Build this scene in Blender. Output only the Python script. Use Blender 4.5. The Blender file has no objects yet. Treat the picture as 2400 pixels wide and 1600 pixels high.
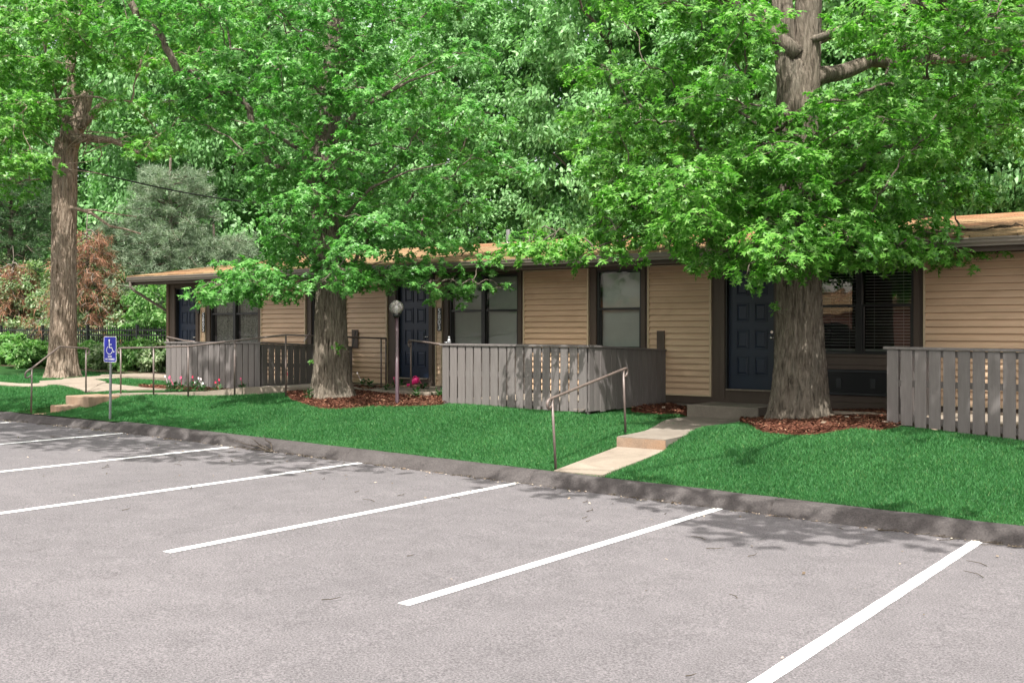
import bpy, math, random
import numpy as np
from mathutils import Vector, noise as mn

# ------------------------------------------------------------------ camera, light, exposure
SC = bpy.context.scene
COL = SC.collection
FPX, HZ = 2538.0, 772.0                      # focal length and horizon row, in 2400 px wide pixels
TH = math.atan(FPX / 3495.0)                 # the camera looks this far to the left of straight-on
SN, CS = math.sin(TH), math.cos(TH)
EYE = 2.0
cam = bpy.data.objects.new("camera", bpy.data.cameras.new("camera"))
COL.objects.link(cam)
cam.location = (0, 0, EYE)
cam.rotation_euler = (math.pi / 2, 0, TH)
cam.data.sensor_width = 36
cam.data.lens = 36 * FPX / 2400
cam.data.shift_y = -(800 - HZ) / 2400
cam.data.clip_end = 600
SC.camera = cam

SUN = Vector((0.28, -0.50, 1.0)).normalized()
elev = math.asin(SUN.z)
w = bpy.data.worlds.new("World"); SC.world = w; w.use_nodes = True
nt = w.node_tree
sky = nt.nodes.new("ShaderNodeTexSky"); sky.sky_type = 'NISHITA'; sky.sun_disc = False
sky.sun_elevation = elev; sky.sun_rotation = math.atan2(SUN.x, SUN.y)
sky.air_density = 1.0; sky.dust_density = 3.0; sky.ozone_density = 0.6
hs = nt.nodes.new("ShaderNodeHueSaturation"); hs.inputs["Saturation"].default_value = 0.42   # thin milky overcast over the blue
wm = nt.nodes.new("ShaderNodeMix"); wm.data_type = 'RGBA'; wm.blend_type = 'MULTIPLY'; wm.inputs[0].default_value = 1; wm.inputs[7].default_value = (1.06, 1.0, .93, 1)
nt.links.new(sky.outputs[0], hs.inputs["Color"]); nt.links.new(hs.outputs[0], wm.inputs[6]); nt.links.new(wm.outputs[2], nt.nodes["Background"].inputs[0])
nt.nodes["Background"].inputs[1].default_value = 0.13
sl = bpy.data.lights.new("sun", 'SUN'); sl.energy = 3.3; sl.angle = math.radians(0.5); sl.color = (1, 0.965, 0.91)
so = bpy.data.objects.new("sun", sl); COL.objects.link(so)
so.rotation_euler = SUN.to_track_quat('Z', 'Y').to_euler(); so.location = (10, -10, 30)
SC.view_settings.view_transform = 'Standard'; SC.view_settings.look = 'None'
SC.view_settings.gamma = 1; SC.view_settings.exposure = 1.42
SC.render.resolution_x = 1024; SC.render.resolution_y = 682
SC.cycles.max_bounces = 8; SC.cycles.transparent_max_bounces = 12
SC.cycles.diffuse_bounces = 4; SC.cycles.glossy_bounces = 3; SC.cycles.transmission_bounces = 4

rng = np.random.default_rng(7)
random.seed(7)

# ------------------------------------------------------------------ geometry of the place
def ray(px, py):
    t = (px - 1200) / FPX
    return np.array([-SN + t * CS, CS + t * SN, (HZ - py) / FPX])
def onY(px, py, Y):                          # point where a sight line meets the vertical plane at Y
    r = ray(px, py); p = r * (Y / r[1]); p[2] += EYE; return p
def onD(px, py, D):                          # point at a distance D along the view
    p = ray(px, py) * D; p[2] += EYE; return p
def XY(px, Y): return float(onY(px, 0, Y)[0])
YW = 16.9                                    # front wall
YD = 14.33                                   # front of the patio fences
def lot(X):
    X = np.asarray(X, float)
    return np.where(X > -15, -0.02 * X, 0.30 + 0.04 * (1 - np.exp((np.minimum(X, -15) + 15) / 2)))
ZB = np.array([(-80, 1.2), (-40, .95), (-26, .80), (-22, .78), (-19, .74), (-17, .76), (-15, .79), (-13, .74), (-12, .71),
               (-9.1, .70), (-8.5, .60), (-6.9, .585), (-6.3, .66), (-5.4, .70), (-4.4, .74), (-2.7, .63), (0, .55), (40, .0), (80, -.6)])
SX0, SX1 = -19.56, -18.86
def T(X, Y):
    X = np.asarray(X, float); Y = np.asarray(Y, float)
    zk = lot(X) + 0.135
    zb = np.interp(X, ZB[:, 0], ZB[:, 1])
    u = np.clip((Y - 10.95) / 2.75, 0, 1)
    u = 0.65 * u + 0.35 * u * u * (3 - 2 * u)
    z = zk * (1 - u) + zb * u
    z = z + 0.035 * np.clip(Y - 15, 0, 3) * np.clip((-X - 22) / 4, 0, 1)
    z = z + 0.012 * np.sin(X * 1.7 + Y) * np.clip((Y - 11) * 2, 0, 1)
    z = z - .11 * np.exp(-((X + 18.75) / .75) ** 2) * np.clip(12.7 - Y, 0, 1) * np.clip((Y - 10.85) * 8, 0, 1)
    z = np.where((X > -7.36) & (X < -6.54) & (Y < 12.5), np.minimum(z, .26 + (Y - 10.93) * .103), z)      # the walk and the steps are cut into the bank
    z = np.where((X > -8.15) & (X < -6.7) & (Y > 12.5) & (Y < 16.9), np.minimum(z, .565), z)
    z = np.where((X > SX0 - .05) & (X < SX1 - .22) & (Y < 11.95), np.minimum(z, .375), z)
    return z
def hit(px, py):
    r = ray(px, py); a = 5.0; b = 60.0; k = a
    while k < b:
        p = r * k
        if p[2] + EYE <= float(T(p[0], p[1])) and p[1] > 10.9: break
        k += 0.05
    lo, hi = k - 0.05, k
    for _ in range(14):
        m = (lo + hi) / 2; p = r * m
        if p[2] + EYE <= float(T(p[0], p[1])): hi = m
        else: lo = m
    p = r * hi; return (float(p[0]), float(p[1]))
def inpoly(px, py, poly):
    ins = np.zeros(len(px), bool); n = len(poly)
    for i in range(n):
        x1, y1 = poly[i]; x2, y2 = poly[(i + 1) % n]
        c = ((y1 > py) != (y2 > py))
        xi = (x2 - x1) * (py - y1) / ((y2 - y1) if y2 != y1 else 1e-9) + x1
        ins ^= c & (px < xi)
    return ins
def smooth(pts, n=6, closed=True):
    P = np.array(pts, float); N = len(P); out = []
    for i in range(N if closed else N - 1):
        g = (lambda k: P[k % N]) if closed else (lambda k: P[min(max(k, 0), N - 1)])
        p0, p1, p2, p3 = g(i - 1), g(i), g(i + 1), g(i + 2)
        for k in range(n):
            t = k / n
            out.append(.5 * (2 * p1 + (p2 - p0) * t + (2 * p0 - 5 * p1 + 4 * p2 - p3) * t * t + (3 * p1 - p0 - 3 * p2 + p3) * t ** 3))
    if not closed: out.append(P[-1])
    return [tuple(float(v) for v in q) for q in out]

# ------------------------------------------------------------------ objects
ORG = {}
def put(o, parent):
    COL.objects.link(o)
    base = ORG.get(parent.name, Vector((0, 0, 0))) if parent else Vector((0, 0, 0))
    if parent: o.parent = parent
    return base
def tag(o, label=None, cat=None, group=None, kind=None):
    if label: o["label"] = label
    if cat: o["category"] = cat
    if group: o["group"] = group
    if kind: o["kind"] = kind
    return o
def thing(name, loc, label, cat, group=None):
    o = bpy.data.objects.new(name, None); COL.objects.link(o); o.location = loc
    o.empty_display_size = 0.1
    ORG[o.name] = Vector(loc)
    return tag(o, label, cat, group)
def fast_mesh(name, V, F):
    me = bpy.data.meshes.new(name); V = np.asarray(V, np.float32); F = np.asarray(F, np.int32)
    k = F.shape[1]
    me.vertices.add(len(V)); me.vertices.foreach_set("co", V.ravel())
    me.loops.add(F.size); me.loops.foreach_set("vertex_index", F.ravel())
    me.polygons.add(len(F)); me.polygons.foreach_set("loop_start", np.arange(0, F.size, k, dtype=np.int32))
    me.polygons.foreach_set("loop_total", np.full(len(F), k, np.int32))
    me.update(calc_edges=True); return me
def fobj(name, V, F, m, parent=None, smooth_=False):
    base = ORG.get(parent.name, Vector((0, 0, 0))) if parent else Vector((0, 0, 0))
    me = fast_mesh(name, np.asarray(V) - np.array(base), F); me.materials.append(m)
    if smooth_: me.polygons.foreach_set("use_smooth", [True] * len(me.polygons))
    o = bpy.data.objects.new(name, me); COL.objects.link(o)
    if parent: o.parent = parent
    ORG[o.name] = base
    return o
class MB:
    def __init__(s): s.v = []; s.f = []
    def add(s, v, f):
        b = len(s.v); s.v += [tuple(map(float, q)) for q in v]; s.f += [tuple(i + b for i in q) for q in f]; return s
    def box(s, x0, x1, y0, y1, z0, z1):
        return s.add([(x0, y0, z0), (x1, y0, z0), (x1, y1, z0), (x0, y1, z0), (x0, y0, z1), (x1, y0, z1), (x1, y1, z1), (x0, y1, z1)],
                     [(0, 3, 2, 1), (4, 5, 6, 7), (0, 1, 5, 4), (1, 2, 6, 5), (2, 3, 7, 6), (3, 0, 4, 7)])
    def bar(s, p, q, wy, wz, up=(0, 0, 1)):   # box between two points, wy sideways, wz along up
        p = Vector(p); q = Vector(q); d = (q - p).normalized(); u = Vector(up); sd = d.cross(u).normalized() * wy / 2; u = sd.cross(d).normalized() * wz / 2
        vs = [p - sd - u, p + sd - u, p + sd + u, p - sd + u, q - sd - u, q + sd - u, q + sd + u, q - sd + u]
        return s.add(vs, [(0, 1, 2, 3), (7, 6, 5, 4), (0, 4, 5, 1), (1, 5, 6, 2), (2, 6, 7, 3), (3, 7, 4, 0)])
    def prism(s, poly, z0, z1):              # poly: (x, y) counter-clockwise; z may be callables
        n = len(poly); a = z0 if callable(z0) else (lambda x, y: z0); b = z1 if callable(z1) else (lambda x, y: z1)
        vs = [(x, y, a(x, y)) for x, y in poly] + [(x, y, b(x, y)) for x, y in poly]
        return s.add(vs, [tuple(range(n))[::-1], tuple(range(n, 2 * n))] + [(i, (i + 1) % n, n + (i + 1) % n, n + i) for i in range(n)])
    def tube(s, path, rad, n=8, caps=True):
        P = [Vector(p) for p in path]; m = len(P); R = rad if hasattr(rad, '__len__') else [rad] * m
        vs = []; nrm = None
        for i, p in enumerate(P):
            d = (P[min(i + 1, m - 1)] - P[max(i - 1, 0)]).normalized()
            if nrm is None: nrm = d.orthogonal().normalized()
            nrm = (nrm - d * nrm.dot(d)).normalized(); b = d.cross(nrm)
            for k in range(n):
                a = 2 * math.pi * k / n; vs.append(p + (nrm * math.cos(a) + b * math.sin(a)) * R[i])
        fs = [(i * n + k, i * n + (k + 1) % n, (i + 1) * n + (k + 1) % n, (i + 1) * n + k) for i in range(m - 1) for k in range(n)]
        if caps: fs += [tuple(range(n))[::-1], tuple(range((m - 1) * n, m * n))]
        return s.add(vs, fs)
    def ball(s, c, r, n=16, sz=1.0):
        vs = []; fs = []
        for i in range(n // 2 + 1):
            a = math.pi * i / (n // 2)
            for k in range(n):
                b = 2 * math.pi * k / n; vs.append((c[0] + r * math.sin(a) * math.cos(b), c[1] + r * math.sin(a) * math.sin(b), c[2] + r * sz * math.cos(a)))
        for i in range(n // 2):
            for k in range(n): fs.append((i * n + k, (i + 1) * n + k, (i + 1) * n + (k + 1) % n, i * n + (k + 1) % n))
        return s.add(vs, fs)
    def build(s, name, m, parent=None, bevel=0, smooth_=False):
        base = ORG.get(parent.name, Vector((0, 0, 0))) if parent else Vector((0, 0, 0))
        me = bpy.data.meshes.new(name); me.from_pydata([(a - base.x, b - base.y, c - base.z) for a, b, c in s.v], [], s.f); me.materials.append(m); me.update()
        if smooth_:
            me.polygons.foreach_set("use_smooth", [True] * len(me.polygons))
        o = bpy.data.objects.new(name, me); COL.objects.link(o)
        if parent: o.parent = parent
        ORG[o.name] = base
        if bevel:
            b = o.modifiers.new("bevel", 'BEVEL'); b.width = bevel; b.segments = 2; b.limit_method = 'ANGLE'
        return o
def dup(root, loc=None, rotz=0, scale=None, label=None):
    def cp(o, par):
        c = o.copy(); COL.objects.link(c)
        if par: c.parent = par
        for ch in [k for k in bpy.data.objects if k.parent == o]: cp(ch, c)
        return c
    c = cp(root, None)
    if loc is not None: c.location = loc
    c.rotation_euler.z = rotz
    if scale: c.scale = scale
    if label: c["label"] = label
    return c

# ------------------------------------------------------------------ materials
class N:
    def __init__(s, name):
        s.m = bpy.data.materials.new(name); s.m.use_nodes = True; s.t = s.m.node_tree; s.b = s.t.nodes["Principled BSDF"]; s.out = s.t.nodes["Material Output"]
    def n(s, typ, **kw):
        o = s.t.nodes.new("ShaderNode" + typ)
        for k, v in kw.items():
            if k in o.inputs.keys() if isinstance(k, str) else False: o.inputs[k].default_value = v
            else: setattr(o, k, v)
        return o
    def l(s, a, b): s.t.links.new(a, b)
    def coord(s, sc=(1, 1, 1), which="Object", rot=(0, 0, 0)):
        tc = s.n("TexCoord"); mp = s.n("Mapping"); mp.inputs["Scale"].default_value = sc; mp.inputs["Rotation"].default_value = rot
        s.l(tc.outputs[which], mp.inputs["Vector"]); return mp.outputs[0]
    def noise(s, vec, scale, detail=4, rough=.55, dist=0):
        o = s.n("TexNoise"); o.inputs["Scale"].default_value = scale; o.inputs["Detail"].default_value = detail; o.inputs["Roughness"].default_value = rough; o.inputs["Distortion"].default_value = dist
        s.l(vec, o.inputs["Vector"]); return o.outputs["Fac"]
    def ramp(s, fac, stops):
        r = s.n("ValToRGB"); e = r.color_ramp.elements
        while len(e) < len(stops): e.new(0.5)
        for i, (p, c) in enumerate(stops): e[i].position = p; e[i].color = (*c, 1) if len(c) == 3 else c
        s.l(fac, r.inputs[0]); return r.outputs[0]
    def mix(s, fac, a, b, mode='MIX'):
        o = s.n("Mix", data_type='RGBA', blend_type=mode)
        for sock, v in ((o.inputs[0], fac), (o.inputs[6], a), (o.inputs[7], b)):
            if hasattr(v, 'is_output'): s.l(v, sock)
            elif isinstance(v, (int, float)): sock.default_value = v
            else: sock.default_value = (*v, 1)
        return o.outputs[2]
    def bump(s, h, strength=.3, dist=.01):
        o = s.n("Bump"); o.inputs["Strength"].default_value = strength; o.inputs["Distance"].default_value = dist; s.l(h, o.inputs["Height"]); s.l(o.outputs[0], s.b.inputs["Normal"]); return o
    def col(s, c):
        if hasattr(c, 'is_output'): s.l(c, s.b.inputs["Base Color"])
        else: s.b.inputs["Base Color"].default_value = (*c, 1)
    def set(s, rough=.6, spec=.5, metal=0): s.b.inputs["Roughness"].default_value = rough; s.b.inputs["Specular IOR Level"].default_value = spec; s.b.inputs["Metallic"].default_value = metal; return s
def mul(c, k): return tuple(x * k for x in c)
def paint(name, c, rough=.6, var=.15, sc=6, bump=.1, spec=.4, stretch=(1, 1, 1), metal=0):
    a = N(name); v = a.coord(stretch); f = a.noise(v, sc, 6, .65)
    a.col(a.ramp(f, [(.3, mul(c, 1 - var)), (.7, mul(c, 1 + var))])); a.set(rough, spec, metal)
    if bump: a.bump(a.noise(v, sc * 8, 3), bump, .003)
    return a.m
M = {}
def mk():
    # asphalt of the lot: worn binder with pale aggregate
    a = N("asphalt"); v = a.coord()
    big = a.ramp(a.noise(v, .35, 5, .6, .4), [(.3, (.113, .106, .110)), (.7, (.138, .129, .133))])
    mid = a.ramp(a.noise(v, 3.5, 6, .7), [(.3, (.88, .88, .88)), (.62, (1.05, 1.05, 1.05))])
    c = a.mix(1, big, mid, 'MULTIPLY')
    fine = a.ramp(a.noise(v, 70, 3, .8), [(.30, (.38, .37, .37)), (.48, (1, 1, 1)), (.68, (1.75, 1.72, 1.70))])
    c = a.mix(1, c, fine, 'MULTIPLY')
    vo = a.n("TexVoronoi"); vo.inputs["Scale"].default_value = 26; a.l(v, vo.inputs["Vector"])
    sp = a.ramp(vo.outputs["Distance"], [(.0, (1.9, 1.86, 1.82)), (.11, (1, 1, 1))])
    c = a.mix(1, c, sp, 'MULTIPLY')
    st = a.ramp(a.noise(v, 1.1, 5, .75, 1.5), [(.60, (1, 1, 1)), (.78, (.80, .79, .80))])
    c = a.mix(1, c, st, 'MULTIPLY')
    v2 = a.n("TexVoronoi"); v2.inputs["Scale"].default_value = .9; a.l(v, v2.inputs["Vector"]); c = a.mix(1, c, a.ramp(a.mix(.5, v2.outputs["Distance"], a.noise(v, 7, 4, .7)), [(.18, (.62, .60, .60)), (.27, (1, 1, 1))]), 'MULTIPLY')
    a.col(c); a.set(.9, .25); a.bump(a.noise(v, 60, 4, .8), .6, .006); M['asphalt'] = a.m
    # kerb: dark asphalt-like concrete
    a = N("kerb_mat"); v = a.coord()
    c = a.ramp(a.noise(v, 2.2, 7, .7, .5), [(.25, (.045, .040, .039)), (.7, (.092, .084, .083))])
    c = a.mix(1, c, a.ramp(a.noise(v, 60, 3, .8), [(.3, (.6, .6, .6)), (.7, (1.35, 1.33, 1.3))]), 'MULTIPLY')
    sx = a.n("SeparateXYZ"); a.l(a.coord(), sx.inputs[0])
    a.col(c); a.set(.9, .2); a.bump(a.noise(v, 40, 5, .8), .7, .01); M['kerb'] = a.m
    # line paint
    a = N("line_paint"); v = a.coord()
    c = a.ramp(a.noise(v, 55, 5, .8), [(.33, (.36, .35, .35)), (.43, (.84, .84, .83)), (.6, (.78, .78, .77)), (.7, (.88, .88, .88))]); a.col(c); a.set(.7, .3); a.bump(a.noise(v, 60, 4, .8), .4, .004); M['line'] = a.m
    # concrete
    def conc(name, c0, c1, warm=None, sc=1.6):
        a = N(name); v = a.coord(); c = a.ramp(a.noise(v, sc, 6, .7, .6), [(.3, c0), (.7, c1)])
        if warm: c = a.mix(a.ramp(a.noise(v, 1.3, 5, .7, 1), [(.45, (0, 0, 0)), (.65, (1, 1, 1))]), c, warm)
        c = a.mix(1, c, a.ramp(a.noise(v, 90, 3, .8), [(.3, (.75, .75, .75)), (.7, (1.2, 1.2, 1.2))]), 'MULTIPLY')
        a.col(c); a.set(.9, .25); a.bump(a.noise(v, 50, 5, .8), .5, .005); M[name] = a.m
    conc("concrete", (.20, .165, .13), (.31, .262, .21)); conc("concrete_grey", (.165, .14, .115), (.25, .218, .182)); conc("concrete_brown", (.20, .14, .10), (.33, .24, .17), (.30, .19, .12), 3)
    # earth under the grass
    a = N("lawn_earth"); v = a.coord(); a.col(a.ramp(a.noise(v, 14, 5, .7), [(.3, (.014, .045, .012)), (.7, (.03, .09, .022))])); a.set(1, .1); a.bump(a.noise(v, 120, 3), .8, .02); M['earth'] = a.m
    a = N("forest_earth"); v = a.coord(); a.col(a.ramp(a.noise(v, 1.5, 6, .7), [(.35, (.03, .06, .02)), (.55, (.08, .06, .04)), (.7, (.13, .09, .06))])); a.set(1, .1); a.bump(a.noise(v, 20, 4), .8, .05); M['forest_earth'] = a.m
    # leaves
    def leaf(name, stops, trans=.35, rough=.38, spec=.5, sc=.6):
        a = N(name); g = a.n("NewGeometry"); c = a.ramp(g.outputs["Random Per Island"], [(p_, mul(q_, 1.12 if name in ('wood_leaf', 'oak_leaf_deep') else 1.1 if 'leaf' in name and name not in ('dead_leaf', 'flower_leaf') else 1)) for p_, q_ in stops])
        f = a.noise(a.coord(), sc, 3, .6); c = a.mix(1, c, a.ramp(f, [(.3, (.78, .84, .8)), (.7, (1.2, 1.14, 1.15))]), 'MULTIPLY')
        a.col(c); a.set(rough, spec)
        tr = a.n("BsdfTranslucent"); br = a.mix(1, c, (1.1, 1.45, .75), 'MULTIPLY'); a.l(br, tr.inputs[0])
        mx = a.n("MixShader"); mx.inputs[0].default_value = trans; a.l(a.b.outputs[0], mx.inputs[1]); a.l(tr.outputs[0], mx.inputs[2]); a.l(mx.outputs[0], a.out.inputs[0]); M[name] = a.m
    leaf("oak_leaf", [(0, (.055, .17, .025)), (.5, (.11, .29, .04)), (.9, (.18, .38, .075)), (1, (.30, .46, .18))], .45, .42, .45)
    leaf("oak_leaf_deep", [(0, (.052, .175, .034)), (.5, (.10, .285, .058)), (.9, (.165, .37, .095)), (1, (.28, .45, .2))], .45, .42, .45)
    leaf("wood_leaf", [(0, (.085, .20, .06)), (.5, (.145, .30, .105)), (.9, (.22, .40, .17)), (1, (.30, .46, .24))], .36, .45, .4, .25)
    leaf("bush_leaf", [(0, (.08, .20, .045)), (.6, (.15, .31, .09)), (1, (.32, .46, .2))], .4, .45, .4)
    leaf("vine_leaf", [(0, (.10, .17, .07)), (.6, (.20, .28, .14)), (1, (.42, .47, .32))], .4, .45, .4)
    leaf("pine_needle", [(0, (.10, .16, .09)), (.6, (.19, .26, .17)), (1, (.34, .40, .29))], .2, .5, .4)
    leaf("pine_needle_dark", [(0, (.02, .055, .02)), (.6, (.045, .10, .035)), (1, (.10, .17, .07))], .2, .5, .4)
    leaf("dead_needle", [(0, (.12, .05, .03)), (.6, (.27, .13, .08)), (1, (.42, .24, .16))], .15, .7, .2)
    leaf("flower_leaf", [(0, (.015, .06, .015)), (1, (.05, .14, .04))], .25, .3, .6)
    leaf("grass_blade", [(0, (.028, .115, .034)), (.5, (.048, .18, .054)), (.93, (.075, .24, .075)), (1, (.17, .27, .10))], .35, .55, .25, .9)
    leaf("dead_leaf", [(0, (.09, .065, .045)), (.5, (.22, .17, .125)), (1, (.5, .43, .36))], .1, .8, .2)
    leaf("mulch_chip", [(0, (.035, .012, .007)), (.6, (.11, .042, .026)), (.93, (.20, .085, .05)), (1, (.42, .26, .17))], 0.0, .85, .2)
    for nm, c in (("petal_pink", (.75, .12, .25)), ("petal_white", (.85, .75, .76)), ("petal_red", (.75, .04, .10))):
        a = N(nm); a.col(c); a.set(.6, .3); M[nm] = a.m
    # bark
    def bark(name, c0, c1, c2, sc=1.0):
        a = N(name); v = a.coord((9 * sc, 9 * sc, 1.3 * sc)); f = a.noise(v, 3.2, 8, .72, .5); f2 = a.noise(a.coord((1, 1, .4)), 2.5, 4, .6)
        c = a.ramp(f, [(.36, c0), (.47, c1), (.66, c2)]); c = a.mix(a.ramp(f2, [(.5, (0, 0, 0)), (.75, (.5, .5, .5))]), c, (.15, .15, .12)); a.col(c); a.set(.95, .15); a.bump(f, 1, .06); M[name] = a.m
    bark("bark", (.05, .04, .031), (.165, .138, .108), (.30, .255, .205)); bark("bark_sunlit", (.085, .062, .045), (.26, .20, .15), (.44, .36, .29)); bark("bark_dark", (.05, .04, .03), (.11, .09, .07), (.19, .16, .13)); bark("twig_bark", (.10, .085, .07), (.2, .17, .14), (.32, .28, .23))  # left oak's bark is browner, and lightened in colour to look sunlit
    # house
    def siding(name, c):
        a = N(name); v = a.coord((.35, 1, 6)); f = a.noise(v, 3, 6, .6); a.col(a.mix(1, a.ramp(f, [(.3, mul(c, .93)), (.7, mul(c, 1.05))]), a.ramp(a.noise(a.coord((.8, 1, 2.2)), 1.1, 5, .7, .8), [(.35, (.86, .85, .84)), (.65, (1.05, 1.05, 1.05))]), 'MULTIPLY')); a.set(.5, .35); a.bump(a.noise(a.coord((1, 1, 14)), 18, 3), .15, .003); M[name] = a.m
    siding("siding", (.56, .395, .265))
    M['siding_trim'] = paint("siding_trim", (.50, .40, .27), .5, .06, 3)
    M['brown'] = paint("brown_trim", (.075, .055, .043), .6, .12, 3, .15, .35, (1, 1, .3))
    M['brown_warm'] = paint("brown_warm", (.12, .078, .048), .6, .12, 3, .15, .35, (1, 1, .3))
    M['gutter'] = paint("gutter_paint", (.16, .138, .115), .4, .08, 2, .02, .5)
    M['black'] = paint("black_frame", (.012, .012, .012), .35, .2, 4, .02, .5)
    M['door'] = paint("door_navy", (.006, .014, .034), .42, .12, 2, .05, .5)
    M['ac'] = paint("unit_dark", (.022, .024, .026), .5, .15, 3, .05, .4)
    a = N("fence_stain"); v = a.coord((7, 7, .6)); g = a.n("NewGeometry")
    c = a.ramp(a.noise(v, 3, 7, .7, .6), [(.25, (.125, .113, .108)), (.75, (.19, .175, .168))]); c = a.mix(1, c, a.ramp(g.outputs["Random Per Island"], [(0, (.86, .86, .86)), (1, (1.12, 1.1, 1.1))]), 'MULTIPLY')
    kn = a.n("TexVoronoi"); kn.inputs["Scale"].default_value = 2.6; a.l(a.coord((1, 1, .7)), kn.inputs["Vector"]); c = a.mix(1, c, a.ramp(kn.outputs["Distance"], [(.02, (.6, .58, .56)), (.07, (1, 1, 1))]), 'MULTIPLY')
    a.col(c); a.set(.8, .25); a.bump(a.noise(v, 9, 6, .7), .4, .004); M['fence'] = a.m
    M['rail'] = paint("rail_paint", (.13, .10, .088), .38, .25, 9, .15, .5)
    M['lamp_pole'] = paint("lamp_pole", (.06, .034, .042), .28, .25, 7, .05, .6)
    M['steel'] = paint("galvanised", (.30, .31, .32), .35, .2, 8, .05, .5, metal=.6)
    M['chrome'] = paint("chrome", (.75, .73, .70), .2, .05, 4, 0, .5, metal=1)
    M['iron'] = paint("black_iron", (.012, .013, .013), .45, .3, 6, .05, .5)
    M['white'] = paint("sign_white", (.82, .82, .84), .5, .04, 5, 0)
    M['blue'] = paint("sign_blue", (.012, .02, .32), .35, .1, 5, 0, .5)
    M['plate'] = paint("plate_black", (.01, .01, .01), .4, .1, 5, 0)
    M['pink'] = paint("pink_plastic", (.85, .03, .22), .35, .05, 5, 0, .5)
    M['yellow'] = paint("amber_bulb", (.75, .52, .05), .3, .05, 5, 0, .6)
    M['blind'] = paint("blind_white", (.85, .84, .81), .6, .05, 5, 0)
    M['blind_grey'] = paint("blind_grey", (.78, .77, .73), .6, .05, 5, 0)
    M['rubber'] = paint("cable_black", (.015, .015, .016), .5, .1, 5, 0)
    a = N("curtain"); v = a.coord(); vo = a.n("TexVoronoi"); vo.inputs["Scale"].default_value = 17; a.l(a.coord((1, .5, .8)), vo.inputs["Vector"])
    c = a.ramp(a.noise(v, 22, 5, .8, 2.0), [(.40, (.10, .09, .075)), (.52, (.44, .41, .36))]); a.col(c); a.set(.9, .1); M['curtain'] = a.m
    a = N("glass"); a.t.nodes.remove(a.b); tr = a.n("BsdfTransparent"); tr.inputs[0].default_value = (.82, .86, .84, 1); gl = a.n("BsdfGlossy"); gl.inputs["Roughness"].default_value = .015
    v = a.coord(); bp = a.n("Bump"); bp.inputs["Strength"].default_value = .05; bp.inputs["Distance"].default_value = .05; a.l(a.noise(v, 1.6, 2), bp.inputs["Height"]); a.l(bp.outputs[0], gl.inputs["Normal"])
    lw = a.n("Fresnel"); lw.inputs[0].default_value = 1.6; mx = a.n("MixShader"); a.l(lw.outputs[0], mx.inputs[0]); a.l(tr.outputs[0], mx.inputs[1]); a.l(gl.outputs[0], mx.inputs[2]); a.l(mx.outputs[0], a.out.inputs[0]); M['glass'] = a.m
    a = N("glass_mirrored"); a.t.nodes.remove(a.b); tr = a.n("BsdfTransparent"); tr.inputs[0].default_value = (.82, .86, .84, 1); gl = a.n("BsdfGlossy"); gl.inputs["Roughness"].default_value = .015
    v = a.coord(); bp = a.n("Bump"); bp.inputs["Strength"].default_value = .05; bp.inputs["Distance"].default_value = .05; a.l(a.noise(v, 1.6, 2), bp.inputs["Height"]); a.l(bp.outputs[0], gl.inputs["Normal"])
    lw = a.n("Fresnel"); lw.inputs[0].default_value = 2.3; mx = a.n("MixShader"); a.l(lw.outputs[0], mx.inputs[0]); a.l(tr.outputs[0], mx.inputs[1]); a.l(gl.outputs[0], mx.inputs[2]); a.l(mx.outputs[0], a.out.inputs[0]); M['glass_mirrored'] = a.m
    a = N("globe_glass"); a.t.nodes.remove(a.b); tr = a.n("BsdfTransparent"); tr.inputs[0].default_value = (.9, .89, .87, 1); gl = a.n("BsdfGlossy"); gl.inputs["Roughness"].default_value = .12; df = a.n("BsdfDiffuse"); df.inputs[0].default_value = (.42, .39, .36, 1)
    m0 = a.n("MixShader"); m0.inputs[0].default_value = .38; a.l(tr.outputs[0], m0.inputs[1]); a.l(df.outputs[0], m0.inputs[2])
    lw = a.n("Fresnel"); lw.inputs[0].default_value = 1.5; mx = a.n("MixShader"); a.l(lw.outputs[0], mx.inputs[0]); a.l(m0.outputs[0], mx.inputs[1]); a.l(gl.outputs[0], mx.inputs[2]); a.l(mx.outputs[0], a.out.inputs[0]); M['globe'] = a.m
    # shingles: rows along the eave with two-toned, streaky tabs
    a = N("shingle"); v = a.coord(); bk = a.n("TexBrick"); bk.inputs["Scale"].default_value = 1; bk.inputs["Brick Width"].default_value = .31; bk.inputs["Row Height"].default_value = .14; bk.inputs["Mortar Size"].default_value = .006
    bk.inputs["Color1"].default_value = (.20, .125, .08, 1); bk.inputs["Color2"].default_value = (.27, .205, .145, 1); bk.inputs["Mortar"].default_value = (.06, .042, .032, 1); a.l(v, bk.inputs["Vector"])
    c = a.mix(1, bk.outputs[0], a.ramp(a.noise(a.coord((.35, 6, 1)), 2.2, 6, .7, .5), [(.34, (.32, .26, .22)), (.5, (1.0, .95, .88)), (.7, (1.6, 1.48, 1.25))]), 'MULTIPLY')
    big = a.ramp(a.noise(a.coord((.12, .3, 1)), 1, 3), [(.42, (1.15, .88, .74)), (.56, (1.1, 1.12, .95))]); c = a.mix(1, c, big, 'MULTIPLY')
    c = a.mix(1, c, a.ramp(a.noise(v, 60, 2, .8), [(.3, (.7, .7, .7)), (.7, (1.25, 1.25, 1.25))]), 'MULTIPLY'); a.col(c); a.set(.95, .15); a.bump(bk.outputs[1], .5, .01); M['shingle'] = a.m
    a = N("brick"); v = a.coord(rot=(math.pi / 2, 0, 0)); bk = a.n("TexBrick"); bk.inputs["Scale"].default_value = 1; bk.inputs["Brick Width"].default_value = .2; bk.inputs["Row Height"].default_value = .067; bk.inputs["Mortar Size"].default_value = .008
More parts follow.
